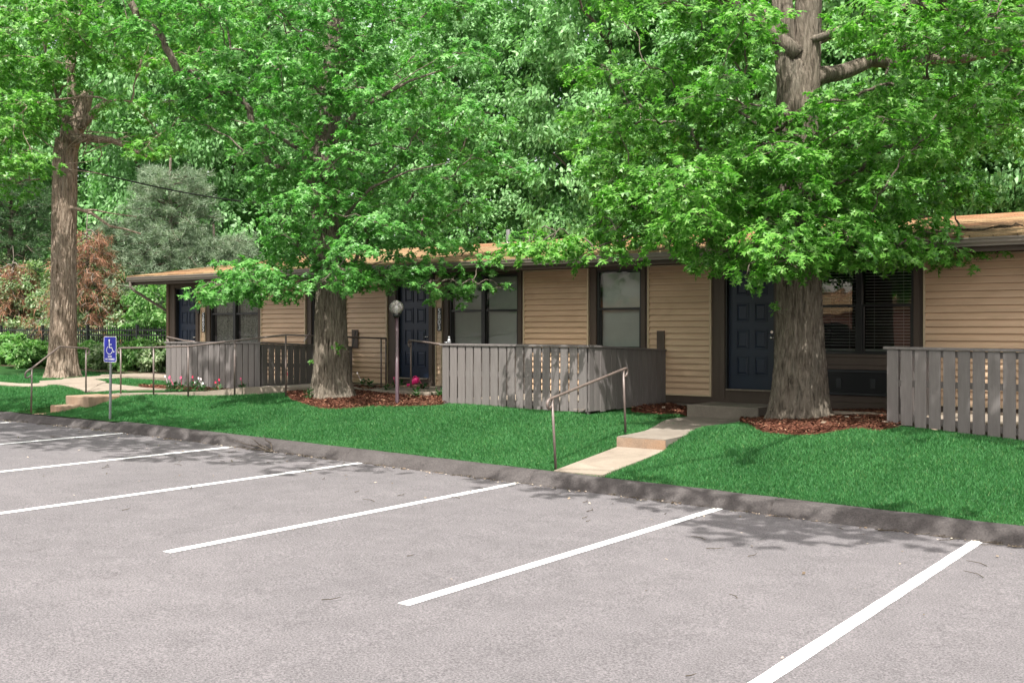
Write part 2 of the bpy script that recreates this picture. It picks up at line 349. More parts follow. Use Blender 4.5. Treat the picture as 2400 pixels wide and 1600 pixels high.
    bk.inputs["Color1"].default_value = (.52, .22, .15, 1); bk.inputs["Color2"].default_value = (.62, .30, .21, 1); bk.inputs["Mortar"].default_value = (.42, .34, .28, 1); a.l(v, bk.inputs["Vector"]); a.col(bk.outputs[0]); a.set(.9, .2); M['brick'] = a.m
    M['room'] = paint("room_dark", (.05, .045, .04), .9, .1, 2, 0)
mk()

# ------------------------------------------------------------------ ground, lot, kerb, paths
def grid(xs, ys, zf):
    X, Y = np.meshgrid(xs, ys); Z = zf(X, Y); nx, ny = len(xs), len(ys)
    V = np.stack([X, Y, Z], -1).reshape(-1, 3); i = np.arange((ny - 1) * nx).reshape(ny - 1, nx)[:, :-1].ravel()
    return V, np.stack([i, i + 1, i + nx + 1, i + nx], -1)
YK = 10.62                                   # foot of the kerb
V_, F_ = grid(np.concatenate([[-300, -80, -40, -28, -24], np.arange(-22, -12, .5), [-12, 0, 20, 300]]), np.array([-300, -40, -10, 0, 5, 8, YK + .01]), lambda X, Y: np.maximum(lot(X), -2.5))
tag(fobj("parking_lot", V_, F_, M['asphalt']), "worn grey asphalt parking lot sloping gently along the kerb", "parking lot", kind="structure")
xs = np.sort(np.concatenate([[-300, -120, -80, -50, -40], np.arange(-34, 4, .2), [-7.37, -7.35, -6.55, -6.53, -8.16, -8.14, -6.71, -6.69, SX0 - .06, SX0 - .04, SX1 - .23, SX1 - .21], [6, 10, 20, 40, 80, 300]])); ys = np.concatenate([np.arange(10.8, 12.3, .15), [12.305], np.arange(12.45, 12.5, .1), [12.505], np.arange(12.6, 19, .15), [20, 22, 25, 30, 40, 70, 140, 300]])
V_, F_ = grid(xs, ys, T); tag(fobj("lawn", V_, F_, M['earth'], smooth_=True), "lawn banked up from the kerb to the building", "lawn", kind="structure")
V_, F_ = grid(np.array([-120, -80, -50, -40, -34, -30, -26, -24.2]), np.array([16.9, 17.4, 18, 19, 20, 22, 25, 30, 40, 70, 140]), lambda X, Y: T(X, Y) + .02)
tag(fobj("woodland_floor", V_, F_, M['forest_earth']), "brown leafy ground under the trees beyond the building", "ground", kind="structure")

kb = []                                      # kerb with a rolled face
KJ = [-7.48 + 3.05 * i for i in range(-6, 4)]
kx = np.sort(np.concatenate([[-60, -40, -30], np.arange(-26, 3, .12), [5, 10, 20, 60]] + [[q - .014, q - .006, q + .006, q + .014] for q in KJ]))
prof = [(-.06, -.12), (-.03, .0), (.03, .045), (.075, .10), (.11, .130), (.15, .142), (.24, .146), (.34, .135), (.36, -.12)]
rows = []
for i, x in enumerate(kx):
    z0 = float(lot(x)); seg = x // 3.0; jig = .010 * math.sin(seg * 12.9)
    for (dy, dz) in prof:
        n_ = mn.noise(Vector((x * 2.2, dy * 9, 3.1))) * .016
        gap = -.035 if any(abs(x - q) < .008 for q in KJ) and dz > .02 else 0
        rows.append((x, YK + dy + n_ + jig, z0 + dz * (1 if x > -16 else .85) + n_ * .5 + gap))
k = len(prof); F_ = [(i * k + j, (i + 1) * k + j, (i + 1) * k + j + 1, i * k + j + 1) for i in range(len(kx) - 1) for j in range(k - 1)]
tag(fobj("kerb", rows, F_, M['kerb']), "rounded dark kerb between the asphalt and the lawn", "kerb", kind="structure")

def pl(px, py):                              # a pixel on the lot
    r = ray(px, py); k_ = -EYE / (r[2] + .02 * r[0]); p = r * k_; return (p[0], p[1])
lines_ = [((-26, 987.5), (20, 984.5)), ((-40, 1044.5), (311, 1013)), ((-45, 1110.5), (556, 1046)), ((-20, 1206), (857, 1083)), ((390, 1294.5), (1214, 1131.5)), ((945, 1417), (1690, 1190)), ((1650, 1686), (2295, 1266))]
for (a_, b_) in lines_:
    p, q = pl(*a_), pl(*b_)
    x = (q[0]); wv = .052
    y0 = min(p[1], q[1] - 5.0) if a_[0] < 300 else p[1]
    mb = MB(); n_ = 40
    vs = []
    for i in range(n_ + 1):
        y = y0 + (q[1] - y0) * i / n_
        xx = p[0] + (q[0] - p[0]) * (y - p[1]) / (q[1] - p[1]); e1 = mn.noise(Vector((y * 6, xx, 0))) * .005; e2 = mn.noise(Vector((y * 6, xx, 5))) * .005
        for s_ in (-wv + e1, wv + e2): vs.append((xx + s_, y, float(lot(xx + s_)) + .005))
    mb.add(vs, [(2 * i, 2 * i + 1, 2 * i + 3, 2 * i + 2) for i in range(n_)])
    tag(mb.build("parking_line", M['line']), "white painted stripe dividing parking bays", "parking line", "white parking bay stripes", "structure")

def ribbon(name, L, R, zf, mat_, thick=.14, label="", n=8, kind="structure"):
    L = smooth(L, n, False); R = smooth(R, n, False); m = len(L); mb = MB(); vs = []
    for a_, b_ in zip(L, R):
        for t in (0, .5, 1):
            x = a_[0] + (b_[0] - a_[0]) * t; y = a_[1] + (b_[1] - a_[1]) * t; vs.append((x, y, zf(x, y)))
    top = len(vs); vs += [(x, y, z - thick) for x, y, z in vs]
    fs = []
    for i in range(m - 1):
        for j in (0, 1): fs.append((i * 3 + j, i * 3 + j + 1, i * 3 + 4 + j, i * 3 + 3 + j))
        fs.append((i * 3, i * 3 + 3, top + i * 3 + 3, top + i * 3)); fs.append((i * 3 + 5, i * 3 + 2, top + i * 3 + 2, top + i * 3 + 5))
    fs.append((0, top, top + 1, 1)); fs.append((1, top + 1, top + 2, 2)); e = (m - 1) * 3; fs.append((e + 1, top + e + 1, top + e, e)); fs.append((e + 2, top + e + 2, top + e + 1, e + 1))
    mb.add(vs, fs); o = mb.build(name, mat_)
    tag(o, label, "path", kind=kind); return L + R[::-1]
EXCL = []                                    # places where no grass grows
# right hand walk: low slab, riser, upper slab, doorstep
EXCL.append(ribbon("path", [(-7.31, 10.93), (-7.31, 11.7), (-7.31, 12.47)], [(-6.62, 10.93), (-6.60, 11.7), (-6.58, 12.47)], lambda x, y: .292 + (y - 10.93) * .103, M['concrete'], .1, "low concrete slab of the walk beside the kerb"))
EXCL.append(ribbon("path", [(-7.32, 12.46), (-7.40, 13.3), (-7.62, 14.0), (-7.88, 14.7)], [(-6.60, 12.46), (-6.66, 13.2), (-6.88, 13.9), (-7.05, 14.45)], lambda x, y: .583, M['concrete_grey'], .2, "raised concrete slab of the walk above one riser"))
EXCL.append(ribbon("path", [(-7.885, 14.712), (-8.05, 15.3), (-8.05, 16.0)], [(-7.055, 14.462), (-6.95, 15.2), (-6.84, 16.0)], lambda x, y: .585, M['concrete_grey'], .12, "smooth grey slab of the walk at the foot of the doorstep"))
tag(MB().box(-7.322, -6.598, 12.448, 12.4585, .41, .572).build('riser_shade_face', M['concrete_brown']), 'riser face between the two slabs of the walk, browned as if shaded', 'step', kind='structure')  # thin sheet over the slab's riser; its brown stands in for shade
mb = MB(); mb.prism([(-8.08, 15.98), (-6.84, 15.98), (-6.84, 16.89), (-8.08, 16.89)], .5, .775)
tag(mb.build("doorstep", M['concrete_grey'], bevel=.015), "thick concrete doorstep below the fully visible navy door", "doorstep")
# left: junction of sidewalks, ramp in front of the far patio fence, steps down to the lot
def H(*a): return hit(*a)
zt = lambda x, y: float(T(x, y)) + .03
EXCL.append(ribbon("path", [(-40, 13.45), H(0, 904), H(120, 903.5), H(185, 914), H(205, 921)], [(-40, 14.1), H(0, 897.5), H(100, 894.5), H(190, 889), H(250, 897)], zt, M['concrete'], .1, "pale sidewalk running off to the left past the big trunk"))
RL = [(-19.3, 12.72), (-18.4, 13.05), (-17.9, 13.12), (-17.0, 13.3), (-16.1, 13.55), (-15.6, 13.75), (-15.1, 14.4), (-14.6, 15.2)]
RR = [(-19.9, 13.9), (-19.0, 13.95), (-18.2, 13.98), (-17.2, 14.0), (-16.6, 14.15), (-16.25, 14.6), (-16.15, 15.1), (-15.9, 15.5)]
def zr(x, y): return float(np.interp(x, [-19.5, -18.5, -17.6, -17, -16, -15.5, -14.5], [.70, .735, .77, .81, .92, .925, .86]))
EXCL.append(ribbon("ramp", RL, RR, zr, M['concrete'], .22, "concrete ramp rising past the far patio fence to the porch", kind="structure"))
EXCL.append(ribbon("path", [H(200, 921), H(284, 916), (-18.95, 13.97)], [H(150, 897), H(205, 896), (-19.85, 14.2)][::1], lambda x, y: zt(x, y) - .008, M['concrete'], .1, "wide apron of sidewalk at the top of the old steps"))
EXCL.append(ribbon("path", [H(140, 893.5), H(200, 892), H(300, 886.5), H(410, 885)], [H(150, 889), H(215, 884), H(300, 878.5), H(410, 876)], lambda x, y: zt(x, y) - .004, M['concrete'], .1, "sidewalk branch curving behind the far patio fence"))
mb = MB(); mb.prism([(-15.9, 15.3), (-14.3, 15.15), (-12.9, 15.15), (-12.9, 16.89), (-16.35, 16.89), (-16.35, 15.5)], .6, .845)
tag(mb.build("porch_slab", M['concrete'], bevel=.01), "flat concrete porch slab in front of door 5803", "porch"); 
mb = MB(); mb.prism([(-24.3, 15.9), (-20.2, 15.9), (-20.2, 16.89), (-24.3, 16.89)], .6, .87); tag(mb.build("porch_slab", M['concrete'], bevel=.01), "concrete porch slab behind the far patio fence", "porch")
st = thing("concrete_steps", (SX0, 12.0, .4), "two weathered brown concrete steps rising from the kerb to the sidewalk", "steps")
print("steps", XY(119, 11.65), XY(152, 12.05), XY(204, 12.05))
MB().box(SX0 - .03, SX1 + .04, 12.05, 12.75, .25, .705).build("tread", M['concrete_brown'], st, bevel=.02)
MB().box(SX0 + .1, SX1 - .2, 11.65, 12.048, .2, .545).build("tread", M['concrete_brown'], st, bevel=.02)
EXCL.append([(SX0, 10.9), (SX1 - .22, 10.9), (SX1 - .22, 12.0), (SX1 + .05, 12.1), (SX1 + .05, 12.75), (SX0, 12.75)])
EXCL.append(ribbon("path", [(SX0 - .03, 10.9), (SX0 - .03, 11.66)], [(SX1 - .22, 10.9), (SX1 - .22, 11.66)], lambda x, y: .392 + (.455 - .392) * max(0, (11.05 - y) / .15) * 0 + .0, M['concrete_brown'], .1, "narrow stained slab between the kerb and the old steps", n=3))

# mulch beds
def bed(px_list, label, extra=None):
    P = [H(*q) for q in px_list] if extra is None else extra
    P = smooth(P, 5); EXCL.append(P); A = np.array(P); x0, y0 = A.min(0); x1, y1 = A.max(0); c = A.mean(0)
    mb = MB(); n = len(P); rings = 6; vs = []
    for r_ in range(rings):
        t = 1 - r_ / rings
        for (x, y) in P:
            X = c[0] + (x - c[0]) * t; Y = c[1] + (y - c[1]) * t
            z = float(T(X, Y)) + (.012 if r_ == 0 else .045 + .015 * mn.noise(Vector((X * 3, Y * 3, 0))))
            vs.append((X, Y, z))
    vs.append((c[0], c[1], float(T(c[0], c[1])) + .05))
    fs = [(r_ * n + i, r_ * n + (i + 1) % n, (r_ + 1) * n + (i + 1) % n, (r_ + 1) * n + i) for r_ in range(rings - 1) for i in range(n)] + [((rings - 1) * n + i, (rings - 1) * n + (i + 1) % n, rings * n) for i in range(n)]
    # chips
    o = mb.add(vs, fs).build("mulch", M['mulch_chip'], smooth_=True); tag(o, label, "mulch bed", kind="stuff")
    area = (x1 - x0) * (y1 - y0); m = int(area * 2600); X = rng.uniform(x0, x1, m); Y = rng.uniform(y0, y1, m); k_ = inpoly(X, Y, P); X = X[k_]; Y = Y[k_]
    return X, Y
CH = []
CH.append(bed([(668, 914), (672, 928), (705, 944), (745, 957), (800, 960), (870, 955), (950, 954), (1036, 951), (1060, 935), (1045, 912), (950, 909), (860, 909), (780, 909), (720, 909)], "reddish mulch bed around the middle tree and the lamp"))
CH.append(bed([(1735, 984), (1765, 1003), (1830, 1018), (1900, 1020), (1960, 1012), (2005, 1006), (2075, 1010), (2120, 990), (2060, 965), (1980, 962), (1930, 968), (1880, 975), (1800, 972)], "red mulch ring around the foot of the right tree"))
CH.append(bed([(1480, 966), (1530, 971), (1600, 972), (1622, 968), (1600, 951), (1560, 951), (1500, 957)], "dark mulch strip between the patio fence and the doorstep"))
CH.append(bed(None, "narrow mulch strip with flowers before the far patio fence", [(-19.1, 14.0), (-18.2, 14.02), (-17.2, 14.06), (-16.7, 14.2), (-16.6, 14.36), (-18, 14.45), (-20.3, 14.45), (-20.1, 14.1)]))
def leaf_tri(X, Y, Z, size, flat=.6, asp=.25, curl=0.):
    n = len(X); a = rng.uniform(0, 2 * np.pi, n); L = size * rng.uniform(.5, 1.3, n); d = np.stack([np.cos(a), np.sin(a), rng.normal(0, flat * .4, n)], -1)
    sd = np.stack([-np.sin(a), np.cos(a), rng.normal(0, flat, n)], -1); P = np.stack([X, Y, Z], -1)
    v0 = P - d * L[:, None] / 2; v2 = P + d * L[:, None] / 2; v1 = P + sd * (L * asp)[:, None]; v3 = P - sd * (L * asp)[:, None] + np.array([0, 0, curl])
    V = np.stack([v0, v1, v2, v3], 1).reshape(-1, 3); F = np.arange(4 * n).reshape(n, 4); return V, F
X = np.concatenate([c[0] for c in CH]); Y = np.concatenate([c[1] for c in CH]); V_, F_ = leaf_tri(X, Y, T(X, Y) + rng.uniform(.035, .07, len(X)), .05, .5, .16)
tag(fobj("mulch_chips", V_, F_, M['mulch_chip']), "loose reddish bark chips covering the planting beds", "mulch", kind="stuff")

# ------------------------------------------------------------------ grass
def grass(n_try):
    Y = 10.90 + (rng.beta(1.0, 1.7, n_try)) * 6.3; X = -27 + 34 * rng.beta(1.5, 1.0, n_try)
    # keep what lies inside the view, thin out with distance
    D = CS * Y - SN * X; lat = (CS * X + SN * Y) / D; keep = (lat > -.60) & (lat < 1.1) & (D < 40)
    keep &= ~((Y > YD) & (((X > -11.9) & (X < -8.9)) | ((X > -21.5) & (X < -16.4)) | ((X > -4.4) & (X < -1.3))))
    X, Y = X[keep], Y[keep]; b = np.zeros(len(X), bool)
    for p in EXCL: b |= inpoly(X, Y, p)
    X, Y = X[~b], Y[~b]; n = len(X); D = CS * Y - SN * X
    a = rng.uniform(0, 2 * np.pi, n); ht = rng.uniform(.022, .052, n) * (1 + .25 * np.sin(X * 2.1) * np.sin(Y * 2.7)); ht = np.where(Y < 11.05, ht * .7, ht); wd = (.0025 + .00018 * D) * rng.uniform(.8, 1.4, n)
    ln = rng.uniform(.2, 1.0, n) * ht; P = np.stack([X, Y, T(X, Y) - .004], -1); ca, sa = np.cos(a), np.sin(a); b2 = rng.uniform(0, 2 * np.pi, n)
    v0 = P + np.stack([ca * wd, sa * wd, 0 * wd], -1); v1 = P - np.stack([ca * wd, sa * wd, 0 * wd], -1)
    v2 = P + np.stack([np.cos(b2) * ln, np.sin(b2) * ln, ht], -1)
    V = np.stack([v0, v1, v2], 1).reshape(-1, 3); return V, np.arange(3 * n).reshape(n, 3)
V_, F_ = grass(1100000)
print("grass blades", len(F_))
tag(fobj("grass", V_, F_, M['grass_blade']), "short mown green grass covering the bank", "grass", kind="stuff")

# ------------------------------------------------------------------ the apartment building
W = lambda px: XY(px, YW)
XL = W(393); XR = 3.2; UO = W(1700) - W(929)
bld = thing("apartment_building", (XL, YW, .7), "long single storey apartment building with beige siding, brown trim and shallow shingle roof", "building")
doors = [(W(411), W(459.5)), (W(929), W(1006)), (W(1700), W(1815.5))]
dbl = [(W(493), W(605.7)), (W(1052.7), W(1214.3)), (W(1052.7) + UO, W(2141))]
sgl = [(W(731), W(799)), (W(1398.5), W(1503)), (W(1398.5) + UO, W(1503) + UO)]
panels = [(W(614), W(718.6)), (W(812.6), W(909.5)), (W(1228.5), W(1381.5)), (W(1520), W(1669)), (W(2165.5), W(1381.5) + UO), (W(1520) + UO, XR)]
ZD0, ZD1, ZW0, ZW1, ZMID = .99, 3.018, 1.613, 3.078, 2.372
ops = sorted([(a, b, ZD0, ZD1) for a, b in doors] + [(a, b, ZW0, ZW1) for a, b in dbl + sgl])
mb = MB(); x = XL
for a, b, z0, z1 in ops:
    if a > x: mb.box(x, a, YW, YW + .18, .735, 3.16)
    mb.box(a, b, YW, YW + .18, .735, z0); mb.box(a, b, YW, YW + .18, z1, 3.16); x = b
mb.box(x, XR, YW, YW + .18, .735, 3.16)
mb.box(XL, XL + .18, YW + .181, 28.5, .735, 3.16); mb.box(XR - .18, XR, YW + .181, 28.5, .735, 3.16); mb.box(XL + .181, XR - .181, 28.3, 28.5, .735, 3.16)
mb.build("wall", M['brown'], bld)
mb = MB(); mb.box(XL + .03, XR - .03, YW + .035, YW + .2, .2, .733); mb.box(XL + .03, XL + .2, YW + .21, 28.4, .2, .733); mb.build("foundation", M['concrete_grey'], bld)
for a, b in panels:                          # lapped vinyl boards in a pale channel
    mb = MB(); z = .885; rows_ = int(round((3.10 - .885) / .1055)); h = (3.10 - .885) / rows_; x0, x1 = a + .028, b - .028
    for i in range(rows_):
        z0 = z + i * h; z1 = z0 + h
        y0, y1 = YW - .038, YW - .004
        mb.add([(x0, y0, z0), (x1, y0, z0), (x1, y0 + .004, z0 + h * .25), (x0, y0 + .004, z0 + h * .25), (x1, y1, z1 - .004), (x0, y1, z1 - .004), (x0, YW - .003, z0), (x1, YW - .003, z0)],
               [(0, 1, 2, 3), (3, 2, 4, 5), (6, 7, 1, 0)])
    o = mb.build("siding_panel", M['siding'], bld)
    mb = MB()
    for q in ((a, a + .027, .86, 3.115), (b - .027, b, .86, 3.115), (a + .0275, b - .0275, .86, .884), (a + .0275, b - .0275, 3.101, 3.115)): mb.box(q[0], q[1], YW - .045, YW - .001, q[2], q[3])
    mb.build("channel_trim", M['siding_trim'], o)
for a, b in ((W(472), W(482.5)), (W(1022.6), W(1037)), (W(1022.6) + UO, W(1037) + UO)):
    mb = MB(); z = .885; h = .1055
    for i in range(21):
        z0 = z + i * h; mb.add([(a + .02, YW - .024, z0), (b - .02, YW - .024, z0), (b - .02, YW - .006, z0 + h - .004), (a + .02, YW - .006, z0 + h - .004), (a + .02, YW - .003, z0), (b - .02, YW - .003, z0)], [(0, 1, 2, 3), (4, 5, 1, 0)])
    o = mb.build("siding_panel", M['siding'], bld); mb = MB()
    for q in ((a, a + .019, .86, 3.105), (b - .019, b, .86, 3.105)): mb.box(q[0], q[1], YW - .034, YW - .001, q[2], q[3])
    mb.box(a + .0195, b - .0195, YW - .034, YW - .001, .86, .884); mb.build("channel_trim", M['siding_trim'], o)
tw = .085                                    # boards beside the openings
for a, b in dbl + sgl:
    mb = MB(); mb.box(a - tw, a - .004, YW - .02, YW - .0005, 1.52, 3.12); mb.box(b + .004, b + tw, YW - .02, YW - .0005, 1.52, 3.12)
    mb.box(a - .003, b + .003, YW - .028, YW - .0005, 1.565, ZW0 - .012); mb.build("casing", M['brown'], bld, bevel=.004)
for a, b in doors:
    mb = MB(); mb.box(a - .10, a - .004, YW - .022, YW - .0005, .82, 3.12); mb.box(b + .004, b + .10, YW - .022, YW - .0005, .82, 3.12); mb.box(a - .003, b + .003, YW - .022, YW - .0005, ZD1 + .012, 3.12); mb.build("casing", M['brown'], bld, bevel=.004)
MB().box(XL - .02, XL + .07, YW - .03, YW - .0005, .74, 3.16).build("corner_board", M['brown_warm'], bld)
MB().box(XL, XR, YW - .012, YW - .0005, .74, .855).build("base_board", M['brown'], bld)
for a, b in (dbl[2],):                       # boards under the big right window
    mb = MB(); mb.box(a - .08, b + .08, YW - .035, YW - .014, 1.445, 1.56); mb.box(a - .09, b + .09, YW - .07, YW - .014, 1.375, 1.443)
    mb.box(a - .08, b + .08, YW - .045, YW - .014, .862, .965); mb.box(a - .08, b + .08, YW - .06, YW - .014, .742, .858); mb.build("apron_boards", M['brown'], bld, bevel=.004)
for i, (a, b) in enumerate(doors):
    mb = MB(); yf = YW + .085; mb.box(a + .025, b - .025, yf, yf + .045, ZD0 + .012, ZD1 - .02); wd_, hg = (b - a - .05), (ZD1 - ZD0 - .032)
    for c0, c1 in ((.17, .44), (.56, .83)):
        for r0, r1 in ((.115, .277), (.337, .50), (.565, .723), (.786, .937)):
            x0, x1, z0, z1 = a + .025 + c0 * wd_, a + .025 + c1 * wd_, ZD0 + .012 + r0 * hg, ZD0 + .012 + r1 * hg
            for q in ((x0, x1, z0, z0 + .016), (x0, x1, z1 - .016, z1), (x0, x0 + .016, z0 + .0165, z1 - .0165), (x1 - .016, x1, z0 + .0165, z1 - .0165)): mb.box(q[0], q[1], yf - .013, yf - .0005, q[2], q[3])
            mb.add([(x0 + .03, yf - .0006, z0 + .03), (x1 - .03, yf - .0006, z0 + .03), (x1 - .03, yf - .0006, z1 - .03), (x0 + .03, yf - .0006, z1 - .03), (x0 + .05, yf - .011, z0 + .05), (x1 - .05, yf - .011, z0 + .05), (x1 - .05, yf - .011, z1 - .05), (x0 + .05, yf - .011, z1 - .05)],
                   [(0, 1, 5, 4), (1, 2, 6, 5), (2, 3, 7, 6), (3, 0, 4, 7), (4, 5, 6, 7)])
    d = mb.build("door", M['door'], bld, bevel=.003)
    mb = MB(); mb.box(a, a + .024, YW + .005, YW + .17, ZD0, ZD1); mb.box(b - .024, b, YW + .005, YW + .17, ZD0, ZD1); mb.box(a + .0245, b - .0245, YW + .005, YW + .17, ZD1 - .019, ZD1); mb.build("door_frame", M['black'], d)
    MB().box(a + .0245, b - .0245, YW - .04, YW + .16, ZD0 - .01, ZD0 + .011).build("threshold", M['concrete'], d)
    if i == 2:
        mb = MB(); c = onY(1809, 778, yf - .02); mb.tube([(c[0], yf - .001, c[2]), (c[0], yf - .022, c[2])], [.03, .024], 14); mb.build("deadbolt", M['chrome'], d, smooth_=False)
        mb = MB(); c = onY(1809, 791.5, yf - .03); mb.tube([(c[0], yf - .001, c[2]), (c[0], yf - .012, c[2])], .035, 14); mb.tube([(c[0], yf - .012, c[2]), (c[0], yf - .04, c[2])], .012, 10); mb.ball((c[0], yf - .055, c[2]), .028, 14); mb.build("knob", M['chrome'], d, smooth_=True)
    else:
        c = onY(1000, 788.5, yf - .04) if i == 1 else onY(455, 790, yf - .04)
        MB().tube([(c[0] + .03, yf - .001, c[2]), (c[0] + .03, yf - .04, c[2]), (c[0] - .07, yf - .045, c[2] - .01)], .011, 8).build("handle", M['chrome'], d, smooth_=True)

def window(a, b, double, style):
    mb = MB(); fr = .038; y0, y1 = YW + .012, YW + .10
    mb.box(a, a + fr, y0, y1, ZW0, ZW1); mb.box(b - fr, b, y0, y1, ZW0, ZW1); mb.box(a + fr + .0005, b - fr - .0005, y0, y1, ZW1 - fr, ZW1); mb.box(a + fr + .0005, b - fr - .0005, y0, y1, ZW0, ZW0 + .045)
    cells = [(a + fr, b - fr)]
    if double:
        m = (a + b) / 2; mb.box(m - .045, m + .045, y0 - .006, y1, ZW0 + .0455, ZW1 - fr - .0005); cells = [(a + fr, m - .0455), (m + .0455, b - fr)]
    for c0, c1 in cells:
        mb.box(c0 + .0005, c1 - .0005, y0 + .012, y1 - .01, ZMID - .02, ZMID + .022)
        mb.box(c0 + .0005, c0 + .022, y0 + .02, y1 - .01, ZW0 + .046, ZMID - .0205); mb.box(c1 - .022, c1 - .0005, y0 + .02, y1 - .01, ZW0 + .046, ZMID - .0205)
    wo = mb.build("window", M['black'], bld, bevel=.003)
    for c0, c1 in cells:
        for z0, z1 in ((ZW0 + .046, ZMID - .021), (ZMID + .0225, ZW1 - fr - .001)):
            lo = z0 < 2; yy = y0 + (.05 if lo else .035)
            MB().add([(c0, yy, z0), (c1, yy, z0), (c1, yy, z1), (c0, yy, z1)], [(0, 1, 2, 3)]).build("pane", M['glass_mirrored' if style == 'open' else 'glass'], wo)
        za, zb = ZW0 + .06, ZW1 - fr - .01
        mb = MB()
        if style == 'open':
            mb.box(c0 + .01, c1 - .01, y1 + .04, y1 + .09, zb - .07, zb); n_ = int((zb - za - .09) / .0475)
            for i in range(n_):
                z = zb - .095 - i * .0475; mb.box(c0 + .012, c1 - .012, y1 + .05, y1 + .075, z - .004, z + .0055)
            mb.box(c0 + .01, c1 - .01, y1 + .045, y1 + .08, za - .01, za + .022)
            for t in (.2, .8): mb.box(c0 + (c1 - c0) * t - .002, c0 + (c1 - c0) * t + .002, y1 + .048, y1 + .0495, za, zb - .07)
            mb.build("blind", M['blind'], wo)
        elif style == 'closed':
            n_ = int((zb - za) / .043)
            for i in range(n_):
                z = zb - i * .043; j = random.uniform(-.002, .002); mb.add([(c0 + .01, y1 + .05 + j, z), (c1 - .01, y1 + .05 + j, z), (c1 - .01, y1 + .022, z - .048), (c0 + .01, y1 + .022, z - .048)], [(0, 3, 2, 1)])
            mb.build("blind", M['blind_grey'], wo)
        else:
            n_ = 60; ph = random.uniform(0, 6); vs = []
            for i in range(n_ + 1):
                x = c0 + (c1 - c0) * i / n_; yy = y1 + .06 + .018 * math.sin(x * 58 + ph) + .012 * math.sin(x * 23 + ph)
                vs += [(x, yy, ZW0), (x, yy, ZW1)]
            mb.add(vs, [(2 * i, 2 * i + 2, 2 * i + 3, 2 * i + 1) for i in range(n_)]).build("curtain", M['curtain'], wo, smooth_=True)
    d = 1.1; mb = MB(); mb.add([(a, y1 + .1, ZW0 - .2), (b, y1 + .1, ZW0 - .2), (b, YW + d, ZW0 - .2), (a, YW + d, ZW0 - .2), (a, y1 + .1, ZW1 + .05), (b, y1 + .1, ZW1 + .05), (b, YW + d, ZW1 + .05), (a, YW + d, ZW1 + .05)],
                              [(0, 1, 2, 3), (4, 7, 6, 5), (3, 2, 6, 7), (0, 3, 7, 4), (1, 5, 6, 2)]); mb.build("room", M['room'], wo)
    for q in ((a - .01, a + .0, ZW0 - .2, ZW1 + .05),): pass
window(*dbl[0], True, 'curtain'); window(*dbl[1], True, 'closed'); window(*dbl[2], True, 'open')
window(*sgl[0], False, 'closed'); window(*sgl[1], False, 'closed'); window(*sgl[2], False, 'closed')
# roof
RX0, RX1, YE, YR, YB = XL - .42, XR + .4, 16.02, 23.2, 29.4; ZE = 3.275; pit = .14; ZR = ZE + pit * (YR - YE)
def roofz(x, y): return (ZE + pit * (y - YE) if y <= YR else ZR - (y - YR) * .16)
vs = []; nx, ny = 110, 26
for j in range(ny + 1):
    y = YE + (YB - YE) * j / ny if j not in () else YR
    if abs(y - YR) < .26: y = YR
    for i in range(nx + 1):
        x = RX0 + (RX1 - RX0) * i / nx; vs.append((x, y, roofz(x, y) + .014 * mn.noise(Vector((x * .5, y * .8, 0))) + .035))
fs = [(j * (nx + 1) + i, j * (nx + 1) + i + 1, (j + 1) * (nx + 1) + i + 1, (j + 1) * (nx + 1) + i) for j in range(ny) for i in range(nx)]
nb = len(vs); vs += [(x, y, z - .05) for x, y, z in vs]; fs += [(nb + i, nb + i + 1, i + 1, i) for i in range(nx)] + [(j * (nx + 1), (j + 1) * (nx + 1), nb + (j + 1) * (nx + 1), nb + j * (nx + 1)) for j in range(ny)]
rf = MB().add(vs, fs).build("roof", M['shingle'], bld)
mb = MB()
mb.bar((RX0 + .02, YE + .11, ZE - .12), (RX0 + .02, YR, ZR - .10), .03, .16); mb.bar((RX0 + .02, YR, ZR - .10), (RX0 + .02, YB, roofz(0, YB) - .1), .03, .16); mb.build("rake_board", M['brown_warm'], rf)
MB().box(RX0 + .04, RX1, YE + .13, YE + .165, 3.095, 3.262).build("fascia", M['brown'], rf)
MB().box(RX0 + .04, RX1, YE + .166, YW - .001, 3.125, 3.158).build("soffit", M['brown'], rf)
mb = MB(); g = [(0, 3.285), (-.012, 3.285), (-.012, 3.262), (.0, 3.25), (.004, 3.215), (.03, 3.185), (.03, 3.165), (.10, 3.165), (.105, 3.165), (.105, 3.275), (.10, 3.275), (.10, 3.172), (.037, 3.172), (.036, 3.19), (.011, 3.218), (.008, 3.25)]
n_ = len(g); vs = [(xx, YE - .02 + a_ + .02, b_) for xx in (RX0 - .01, RX1) for a_, b_ in g]
mb.add(vs, [(i, i + n_, (i + 1) % n_ + n_, (i + 1) % n_) for i in range(n_)] + [tuple(range(n_))]); mb.box(RX0 - .014, RX0 - .0105, YE - .012, YE + .10, 3.165, 3.285); mb.build("gutter", M['gutter'], rf)
mb = MB(); P = [(RX0 + .07, YE + .05, 3.18), (RX0 + .07, YE + .05, 3.06), (RX0 + .10, YE + .12, 2.97), (XL - .05, YW + .75, 2.08), (XL - .045, YW + .8, 1.98), (XL - .045, YW + .8, .85)]
mb.tube(P, .036, 8); mb.build("downspout", M['gutter'], rf)
vp = onY(1191, 568, 22.6); t = thing("vent_pipe", vp, "grey vent pipe standing on the roof ridge", "vent pipe")
mb = MB(); mb.tube([(vp[0], vp[1], vp[2] - .12), (vp[0], vp[1], vp[2] + .33)], .055, 12); mb.build("pipe", M['steel'], t, smooth_=False); MB().tube([(vp[0], vp[1], vp[2] - .05), (vp[0], vp[1], vp[2] + .03)], [.12, .06], 12).build("flashing", M['gutter'], t)

